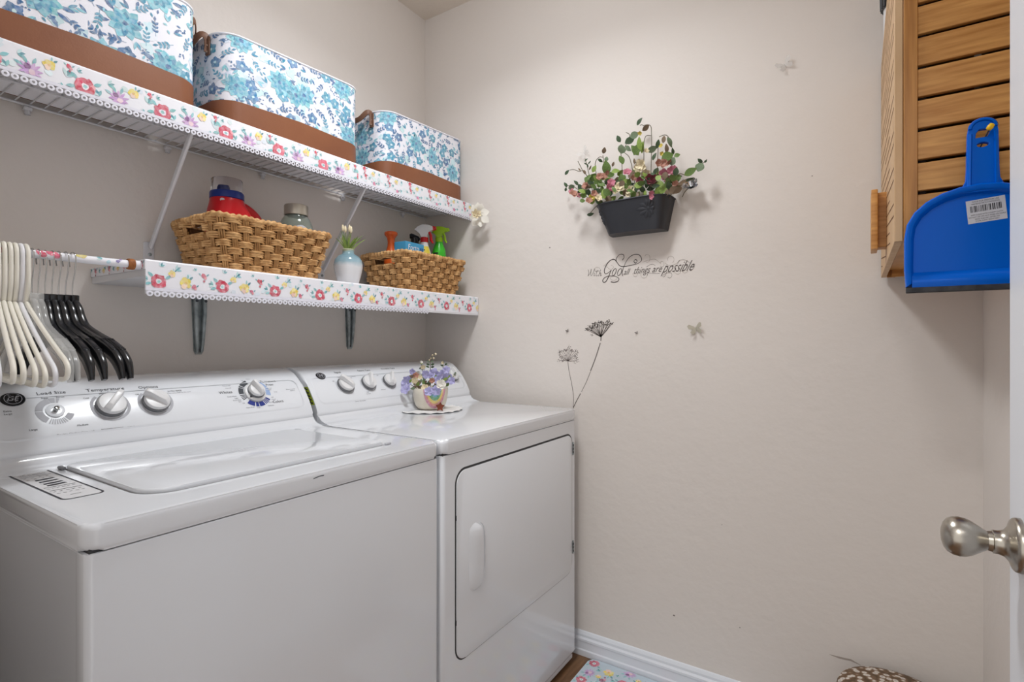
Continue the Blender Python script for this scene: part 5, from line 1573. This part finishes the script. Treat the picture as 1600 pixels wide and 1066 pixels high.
# ------------------------------------------------------------------ wall lettering and flower decals
WN = V((0, -1, 0))
def wpt(zx, zy): return at(900 + zx / 8.0, 380 + zy / 8.0, y=YB - .0006)
lettering = thing('wall_lettering', 'dark script lettering sticker reading With God all things are possible', 'wall decal', (.98, YB, 1.38))
def strokes(name, lst, m, wmax, closed=False):
    for pts in lst:
        bm = new()
        P = smooth_path([wpt(*q) for q in pts], 6)
        n = len(P)
        ribbon(bm, P, WN, lambda t: wmax * (.55 + .45 * abs(math.sin(PI * (2.3 * t + .2)))))
        obj(name, bm, m, lettering)
def ell(cx, cy, rx, ry, slant, a0=0, a1=360, n=14):
    out = []
    for k in range(n + 1):
        a = math.radians(a0 + (a1 - a0) * k / n); y = ry * math.sin(a); out.append((cx + rx * math.cos(a) - slant * y, cy + y))
    return out
strokes('script_word', [[(507, 237), (480, 205), (430, 215), (382, 270), (354, 340), (365, 382), (402, 372), (440, 338), (428, 365), (404, 425), (374, 480), (345, 490), (334, 466), (362, 430), (422, 410), (490, 415), (534, 442), (524, 475), (480, 490), (435, 484)]], M_decal, .0030)
strokes('script_word', [[(505, 240), (503, 195), (540, 146), (588, 142), (600, 180), (576, 214)], [(507, 230), (545, 282), (605, 292), (690, 276), (770, 255), (820, 212), (798, 155), (748, 140), (680, 166), (632, 222), (600, 290), (576, 370), (584, 412)], [(742, 252), (724, 228), (744, 204), (764, 226), (744, 252)], ell(478, 362, 20, 44, .35), ell(544, 362, 22, 44, .35)], M_decal, .0026)
def script(s, zx, zy, size, m, shear=.42, sx=.78, name='script_word'):
    bm = new()
    o0 = wpt(zx, zy); ex = (wpt(zx + 80, zy) - o0)
    xs = ex.length
    o0 = at(900 + zx / 8, 380 + zy / 8, y=YB - .0006)
    text(bm, s, size, lambda u, v: o0 + V((u, 0, v)), 0, 0, shear, 0, sx)
    return obj(name, bm, m, lettering)
strokes('script_word', [[(150, 330), (160, 370), (150, 412), (178, 370), (192, 322), (184, 372), (190, 410), (214, 372), (232, 318)], [(232, 372), (224, 408), (240, 402)], [(268, 340), (250, 395), (258, 410), (276, 398)], [(238, 352), (290, 346)], [(310, 330), (282, 412), (296, 378), (312, 376), (304, 408), (322, 398)]], M_decalg, .0017)
script('all', 636, 362, .030, M_decalg); script('things', 828, 340, .034, M_decalg, .42, .72); script('are', 1020, 325, .033, M_decalg); script('possible', 1290, 298, .050, M_decalg, .5, .62)
strokes('script_flourish', [[(905, 370), (960, 380), (1045, 378)], [(1140, 345), (1120, 395), (1095, 425), (1085, 405), (1120, 380), (1180, 370), (1200, 400), (1175, 435), (1145, 425)], [(1420, 335), (1465, 320), (1478, 285), (1455, 268), (1440, 295)], [(1270, 262), (1290, 218), (1345, 208), (1400, 228), (1420, 250)], [(880, 300), (920, 272), (960, 265), (990, 280)], [(900, 372), (885, 410)]], M_decalm, .0014)
strokes('script_flourish', [ell(1185, 205, 40, 42, 0, -200, 60), [(1110, 245), (1160, 278), (1230, 268), (1300, 218)], ell(890, 190, 34, 50, 0, -150, 120), ell(850, 395, 40, 42, 0, -120, 200), ell(740, 385, 28, 36, 0, -60, 200), ell(1270, 350, 40, 38, 0, -40, 180), [(830, 240), (900, 215), (980, 200), (1030, 230), (1060, 260)], ell(1075, 262, 26, 34, 0, -160, 140), [(235, 350), (240, 310), (275, 300), (300, 320)], ell(470, 440, 40, 26, 0, 0, 270), [(380, 290), (430, 330), (470, 300), (440, 275)], [(340, 290), (400, 240), (470, 190)], [(1320, 350), (1360, 375), (1400, 350)]], M_decall, .0013)

def flat_decal(name, label, m, lines, blobs, seed):
    t = thing(name, label, 'wall decal', at(lines[0][0][0][0], lines[0][0][0][1], y=YB))
    bm = new()
    for pts, w in lines: ribbon(bm, smooth_path([at(u, v, y=YB - .0006) for u, v in pts], 4), WN, w)
    obj('stalk', bm, m, t)
    R3 = random.Random(seed); bm = new()
    for u, v, r in blobs:
        c = at(u, v, y=YB - .0007); poly(bm, [c + V((math.cos(a), 0, math.sin(a))) * (r * .0021 * R3.uniform(.6, 1.3)) for a in [2 * PI * k / 7 for k in range(7)]])
    tag(obj('umbel', bm, m, t), kind='stuff')
    return t
R3 = random.Random(101)
# zoom frame of the decal: photo = 860 + x/6.154, 480 + y/6.154
z = lambda x, y: (860 + x / 6.154, 480 + y / 6.154)
lines = [([z(218, 972), z(250, 905), z(290, 830)], .0026), ([z(298, 815), z(345, 720), z(385, 620)], .0016), ([z(385, 615), z(430, 500), z(480, 345)], .0030), ([z(485, 325), z(487, 290)], .0032)]
blobs = []
for k in range(26):
    t_ = k / 25; tip = (330 + 275 * t_, 205 - 60 * t_ - 45 * math.sin(PI * t_) * (1 - .3 * t_))
    fr = R3.uniform(.75, 1.0)
    tip = (487 + (tip[0] - 487) * fr, 285 + (tip[1] - 285) * fr)
    lines.append(([z(487, 288), z((487 + tip[0]) / 2 + R3.uniform(-6, 6), (288 + tip[1]) / 2), z(*tip)], .0013))
    for _ in range(9 if t_ < .6 else 5): blobs.append((*z(tip[0] + R3.uniform(-16, 16), tip[1] + R3.uniform(-10, 16)), R3.uniform(.45, 1.0)))
for k in range(5): blobs.append((*z(395 + R3.uniform(-14, 14), 268 + R3.uniform(-10, 10)), .7)); blobs.append((*z(548 + R3.uniform(-22, 22), 130 + R3.uniform(-10, 8)), .7))
flat_decal('flower_decal', 'taller dark dried-flower sticker on the back wall above the dryer', M_decalg, lines, blobs, 102)
lines = [([z(218, 960), z(222, 860), z(205, 740), z(180, 620), z(168, 525)], .0022)]
blobs = []
for k in range(18):
    a = PI * (-.22 + 1.44 * k / 17); rr = R3.uniform(60, 100); tip = (168 + rr * math.cos(a), 474 - rr * math.sin(a))
    lines.append(([z(168, 520), z((168 + tip[0]) / 2, (515 + tip[1]) / 2), z(*tip)], .0010))
    for _ in range(8): blobs.append((*z(tip[0] + R3.uniform(-16, 16), tip[1] + R3.uniform(-12, 16)), R3.uniform(.4, .9)))
for _ in range(30): blobs.append((*z(168 + R3.uniform(-50, 50), 460 + R3.uniform(-40, 50)), .6))
flat_decal('flower_decal', 'shorter faded dried-flower sticker on the back wall above the dryer', M_decalm, lines, blobs, 103)
# scuffs and nail marks on the paint
bm = new(); ribbon(bm, [at(u, v, y=YB - .0004) for u, v in ((1296, 1023), (1312, 1028), (1330, 1032), (1345, 1040))], WN, lambda t: .0010 + .0050 * math.sin(PI * t)); tag(obj('scuff_mark', bm, M_decall, bpy.data.objects['wall_back']), kind='structure')
for u, v, r in ((859, 387, .003), (1269, 275, .002), (1053, 962, .004), (1156, 981, .002), (1128, 820, .0015)):
    bm = new(); c = at(u, v, y=YB - .0004); poly(bm, [c + V((r * math.cos(a), 0, .7 * r * math.sin(a))) for a in [2 * PI * k / 8 for k in range(8)]]); obj('paint_mark', bm, M_decalm, bpy.data.objects['wall_back'])

# ------------------------------------------------------------------ bamboo cabinet, dustpan
CX0, CX1, CY0, CY1, CZ0, CZ1 = 1.681, W - .001, 1.13, 1.756, 1.315, 1.89
cab = thing('bamboo_cabinet', 'bamboo wall cabinet with slatted side and engraved door, on the right wall', 'cabinet', (1.78, 1.44, CZ0))
bm = new(); box(bm, CX0, CX0 + .0195, CY0, CY0 + .018, CZ0, CZ1, .0008, 1); obj('stile', bm, M_bambooV, cab, 30)
bm = new(); box(bm, CX0, CX0 + .0195, CY1 - .018, CY1, CZ0, CZ1, .0008, 1); obj('stile', bm, M_bambooV, cab, 30)
bm = new(); box(bm, CX1 - .0195, CX1, CY0, CY0 + .018, CZ0, CZ1, .0008, 1); obj('stile', bm, M_bambooV, cab, 30)
zs = 1.663
z0 = zs - 6 * .0533
for side, (ya, yb) in (('near', (CY0 + .003, CY0 + .013)), ('far', (CY1 - .013, CY1 - .003))):
    for k in range(11):
        a = z0 + .0533 * k + .0034; b = z0 + .0533 * (k + 1) - .0034
        a, b = max(a, CZ0 + .0), min(b, CZ1)
        bm = new(); box(bm, CX0 + .0195, CX1 - .0195, ya, yb, a, b, .0008, 1); obj('slat', bm, M_bamboo, cab, 30)
bm = new(); box(bm, CX0 + .004, CX1 - .004, CY0 + .02, CY1 - .02, CZ0 + .018, CZ0 + .026); obj('bottom_panel', bm, M_bamboo, cab)
bm = new(); box(bm, CX0 + .004, CX1 - .004, CY0 + .014, CY1 - .02, CZ1 - .012, CZ1, .0008, 1); obj('top_panel', bm, M_bamboo, cab)
bm = new(); box(bm, CX1 - .006, CX1 - .001, CY0 + .014, CY1 - .014, CZ0, CZ1 - .012); obj('back_panel', bm, M_bambood, cab)
bm = new(); box(bm, CX0 + .01, CX1 - .006, CY1 - .024, CY1 - .014, CZ0, CZ0 + .02); obj('bottom_rail', bm, M_bamboo, cab)
bm = new(); box(bm, CX0 + .02, CX0 + .032, CY0 + .0135, CY0 + .018, CZ0 + .02, CZ1 - .012); obj('inner_liner', bm, M_dark, cab)
DX = 1.6685
bm = new(); box(bm, DX, CX0 - .0008, CY0 + .001, CY1 - .001, CZ0 + .001, CZ1 - .001, .0008, 1); cdoor = obj('door', bm, M_bambood, cab, 30)
bm = new()
k = 0
zz = CZ0 - .08
while zz < CZ1:
    L0, L1 = ((CY0 + .020, CY1 - .03), (CY0 + .020, CY0 + .36), (CY0 + .16, CY1 - .03))[k % 3]
    pts = [(y_, zz + .11 * (y_ - CY0)) for y_ in (L0, L1)]
    (ya, za), (yb, zb) = pts
    if zb > CZ0 + .02 and za < CZ1 - .02:
        if za < CZ0 + .02: ya += (CZ0 + .02 - za) / .11; za = CZ0 + .02
        if zb > CZ1 - .02: yb -= (zb - CZ1 + .02) / .11; zb = CZ1 - .02
        if yb > ya + .02: ribbon(bm, [V((DX - .0003, ya, za)), V((DX - .0003, yb, zb))], (-1, 0, 0), .0030)
    zz += .0212; k += 1
tag(obj('engraved_lines', bm, M_groove, cdoor), kind='stuff')
bm = new(); box(bm, 1.640, 1.652, 1.400, 1.475, 1.345, 1.475, .0015, 2); box(bm, 1.651, DX + .001, 1.428, 1.472, 1.352, 1.473, .001, 1); obj('handle', bm, M_bamboo, cdoor, 30)
# white tin with a ribbed dark lid on the cabinet
c = V((1.702, 1.683, CZ1))
tin = thing('white_tin', 'white tin with a dark ribbed lid standing on the bamboo cabinet', 'tin', c)
bm = new(); lathe(bm, [(0, 0.0), (.028, .0), (.031, .004), (.031, .112), (0, .112)], 28, Matrix.Translation(c)); obj('tin_body', bm, M_white, tin, 50)
bm = new(); lathe(bm, [(0, .112), (.036, .112), (.037, .13), (.036, .16), (0, .165)], 28, Matrix.Translation(c)); ld = obj('lid', bm, M_black, tin, 50)
for k in range(20):
    a = 2 * PI * k / 20
    bm = new(); tube(bm, [c + V((.0365 * math.cos(a), .0365 * math.sin(a), .114)), c + V((.0372 * math.cos(a), .0372 * math.sin(a), .158))], .0022, 5); obj('rib', bm, M_char, ld)

# dustpan hanging on the cabinet's slatted side
DPX, DPY = 1.7765, 1.103
pan = thing('dustpan', 'bright blue dustpan hanging on the slatted side of the bamboo cabinet', 'dustpan', (DPX, DPY, 1.22))
def dp(x, z, y=0.0): return V((DPX + x, DPY + y, z))
hw = .096
outline = [(-hw + .002, 1.2335), (-hw, 1.262), (-hw, 1.315)]
for k in range(1, 12):
    a = PI - PI * k / 12
    outline.append((hw * math.cos(a) * (1.0), 1.315 + .0765 * math.sin(a) ** .9))
outline += [(hw, 1.315), (hw, 1.262), (hw - .002, 1.2335)]
bm = new(); prism(bm, [dp(x, z_, .006) for x, z_ in outline], (0, .003, 0)); pb = obj('pan_floor', bm, M_blue, pan, 40)
# raised rim following the outline
bm = new()
nrm = []
rim = outline
secs = []
for i, (x, z_) in enumerate(rim):
    cx_, cz_ = 0, 1.30
    d = V((x - cx_, (z_ - cz_) * 1.0)); d.normalize()
    secs.append([bm.verts.new(dp(x - d.x * w, z_ - d.y * w, y_)) for w, y_ in ((0, .008), (0, -.006), (.002, -.0085), (.007, -.0085), (.0095, -.006), (.0135, .0062))])
for a, b in zip(secs, secs[1:]):
    for k in range(5): bm.faces.new((a[k], a[k + 1], b[k + 1], b[k]))
obj('pan_rim', bm, M_blue, pb, 50)
bm = new()
prism(bm, [dp(-hw + .010, 1.2325, .004), dp(-hw + .010, 1.2325, -.006), dp(-hw + .010, 1.240, -.0085), dp(-hw + .010, 1.252, -.002), dp(-hw + .010, 1.258, .0055)], (2 * hw - .02, 0, 0)); obj('ramp', bm, M_blue, pb, 60)
bm = new(); box(bm, DPX - hw + .002, DPX + hw - .002, DPY - .006, DPY + .004, 1.2235, 1.2335, .001, 1); obj('rubber_lip', bm, M_rubber, pan, 30)
# handle with two cut-outs: filled curve with holes
cu = bpy.data.curves.new('handle', 'CURVE'); cu.dimensions = '2D'; cu.fill_mode = 'BOTH'; cu.extrude = .0045; cu.bevel_depth = .0012; cu.bevel_resolution = 1
def spl(pts):
    s = cu.splines.new('POLY'); s.points.add(len(pts) - 1)
    for p_, (a, b) in zip(s.points, pts): p_.co = (a, b, 0, 1)
    s.use_cyclic_u = True
hz = 1.386
spl([(-.036, -.006), (-.024, .002), (-.0195, .012), (-.0185, .03), (-.0175, .085)] + [(.0162 * math.cos(a), .094 + .013 * math.sin(a)) for a in [PI * (1 - k / 8) for k in range(9)]] + [(.0175, .085), (.0185, .03), (.0195, .012), (.024, .002), (.036, -.006)])
spl([(-.010, .077), (.006, .077), (.010, .086), (.009, .092), (-.005, .092), (-.009, .086)][::-1])
spl([(.0085 * math.cos(a), .0665 + .005 * math.sin(a)) for a in [2 * PI * k / 14 for k in range(14)]][::-1])
tmp = bpy.data.objects.new('t', cu); me0 = tmp.to_mesh(); bm = new(); bm.from_mesh(me0); tmp.to_mesh_clear(); bpy.data.objects.remove(tmp)
for v in bm.verts: v.co = V((DPX + v.co.x + .003, DPY + .002 - v.co.z, hz + v.co.y))
hd = obj('handle', bm, M_blue, pan, 40)
bm = new()
for s in (-1, 1): tube(bm, [V((DPX + .003 + s * .0165, DPY - .004, hz + .0)), V((DPX + .003 + s * .0155, DPY - .004, hz + .085))], .0028, 6)
tube(bm, smooth_path([V((DPX + .003 + .0155 * math.cos(a), DPY - .004, hz + .0925 + .0135 * math.sin(a))) for a in [PI * k / 10 for k in range(11)]], 2), .0028, 6)
tag(obj('handle_rim', bm, M_blue, hd, 60), kind='thing')
# paper label with bar code
LC = dp(.0085, 1.351, .0055); la = math.radians(5)
lq = lambda u, v, off=0.0: LC + V((u * math.cos(la) - v * math.sin(la), -off, u * math.sin(la) + v * math.cos(la)))
bm = new(); poly(bm, [lq(-.0235, -.0185), lq(.0235, -.0185), lq(.0235, .0185), lq(-.0235, .0185)]); st = obj('paper_label', bm, M_sticker, pan)
bm = new(); R3 = random.Random(7); x = -.019
while x < .018:
    w_ = R3.choice((.0006, .0009, .0014)); poly(bm, [lq(x, -.001, .0003), lq(x + w_, -.001, .0003), lq(x + w_, .009, .0003), lq(x, .009, .0003)]); x += w_ + R3.choice((.0007, .001, .0015))
tag(obj('bar_code', bm, M_ink, st), kind='stuff')
bm = new()
for s_, v_, z_ in (('MADE FOR INDOOR USE', .0155, .0034), ('HANDLE WITH HANGING', .0120, .0034), ('WIPE CLEAN WITH A DAMP CLOTH', -.0055, .0028), ('DO NOT USE ON HOT ASHES OR COALS', -.009, .0028), ('RINSE AND DRY AFTER USE', -.0125, .0028), ('STORE AWAY FROM HEAT', -.0158, .0028)): text(bm, s_, z_, lambda u, v: lq(u, v, .0003), 0, v_, 0, 0, .85)
obj('label_print', bm, M_ink, st)
pin = thing('push_pin', 'yellow-headed pin holding the blue dustpan on the cabinet', 'pin', (DPX, DPY, 1.46))
bm = new(); tube(bm, [V((DPX + .001, DPY + .036, hz + .062)), V((DPX + .0085, DPY - .014, hz + .084))], .0011, 6); obj('pin_shaft', bm, M_char, pin)
bm = new(); lathe(bm, [(0, -.0055), (.0035, -.004), (.0042, .0), (.0035, .0045), (0, .006)], 12, Matrix.Translation((DPX + .0095, DPY - .018, hz + .0875)) @ Matrix.Rotation(.6, 4, 'Y')); obj('pin_head', bm, M_yellow, pin, 60)

# ------------------------------------------------------------------ floor: mat and pouf
bm = new()
mx0, mx1, my0, my1 = .812, 1.46, 1.26, 1.748
prism(bm, [((mx0 + mx1) / 2 + a, (my0 + my1) / 2 + b, .0004) for a, b in rrect(mx1 - mx0, my1 - my0, .022, 6)], (0, 0, .006), .002, 2)
m_ = tag(obj('floor_mat', bm, mat('mat_fabric', (206, 220, 230), .8, bump=(300, .3, .001)), None, 40), 'floral floor mat with rounded corners beside the dryer', 'mat')
pr = Print(111)
R3 = random.Random(112)
for i in range(11):
    for j in range(9):
        x, y_ = .026 + i * .060 + R3.uniform(-.009, .009), .022 + j * .055 + R3.uniform(-.009, .009) + (.026 if i % 2 else 0)
        k = (i + 2 * j) % 4
        if k == 0: poppy(pr, x, y_, .0185, (200, 66, 100), (232, 130, 150))
        elif k == 1: primrose(pr, x, y_, .019)
        elif k == 2: aster(pr, x, y_, .021)
        else: bud(pr, x, y_, .009, (150, 64, 110)); leaves(pr, x + .02, y_, .018, 1); primrose(pr, x - .02, y_ - .012, .010)
        leaves(pr, x + .036, y_ + .030, .017, R3.uniform(0, 6)); leaves(pr, x - .03, y_ + .036, .013, R3.uniform(0, 6))
pr.build('floral_print', lambda u, v, off: V((mx0 + u, my1 - v, .0064 + off)), m_, clip=(.003, mx1 - mx0 - .003, .003, my1 - my0 - .003))
c = V((1.694, 1.622, 0))
pf_ = thing('pouf', 'round pouf in brown and cream mosaic fabric on the floor below the cabinet', 'pouf', c)
bm = new(); lathe(bm, [(0, 0), (.115, 0), (.124, .01), (.128, .06), (.129, .16), (.127, .215), (.121, .232)], 40, Matrix.Translation(c) @ Matrix.Diagonal((1, 1, 1.06, 1))); obj('pouf_body', bm, M_pouf, pf_, 60)
bm = new(); lathe(bm, [(.122, .232), (.125, .240), (.121, .2475), (.10, .2555), (.06, .262), (0, .264)], 40, Matrix.Translation(c) @ Matrix.Diagonal((1, 1, 1.06, 1))); obj('pouf_cushion', bm, M_pouf, pf_, 60)
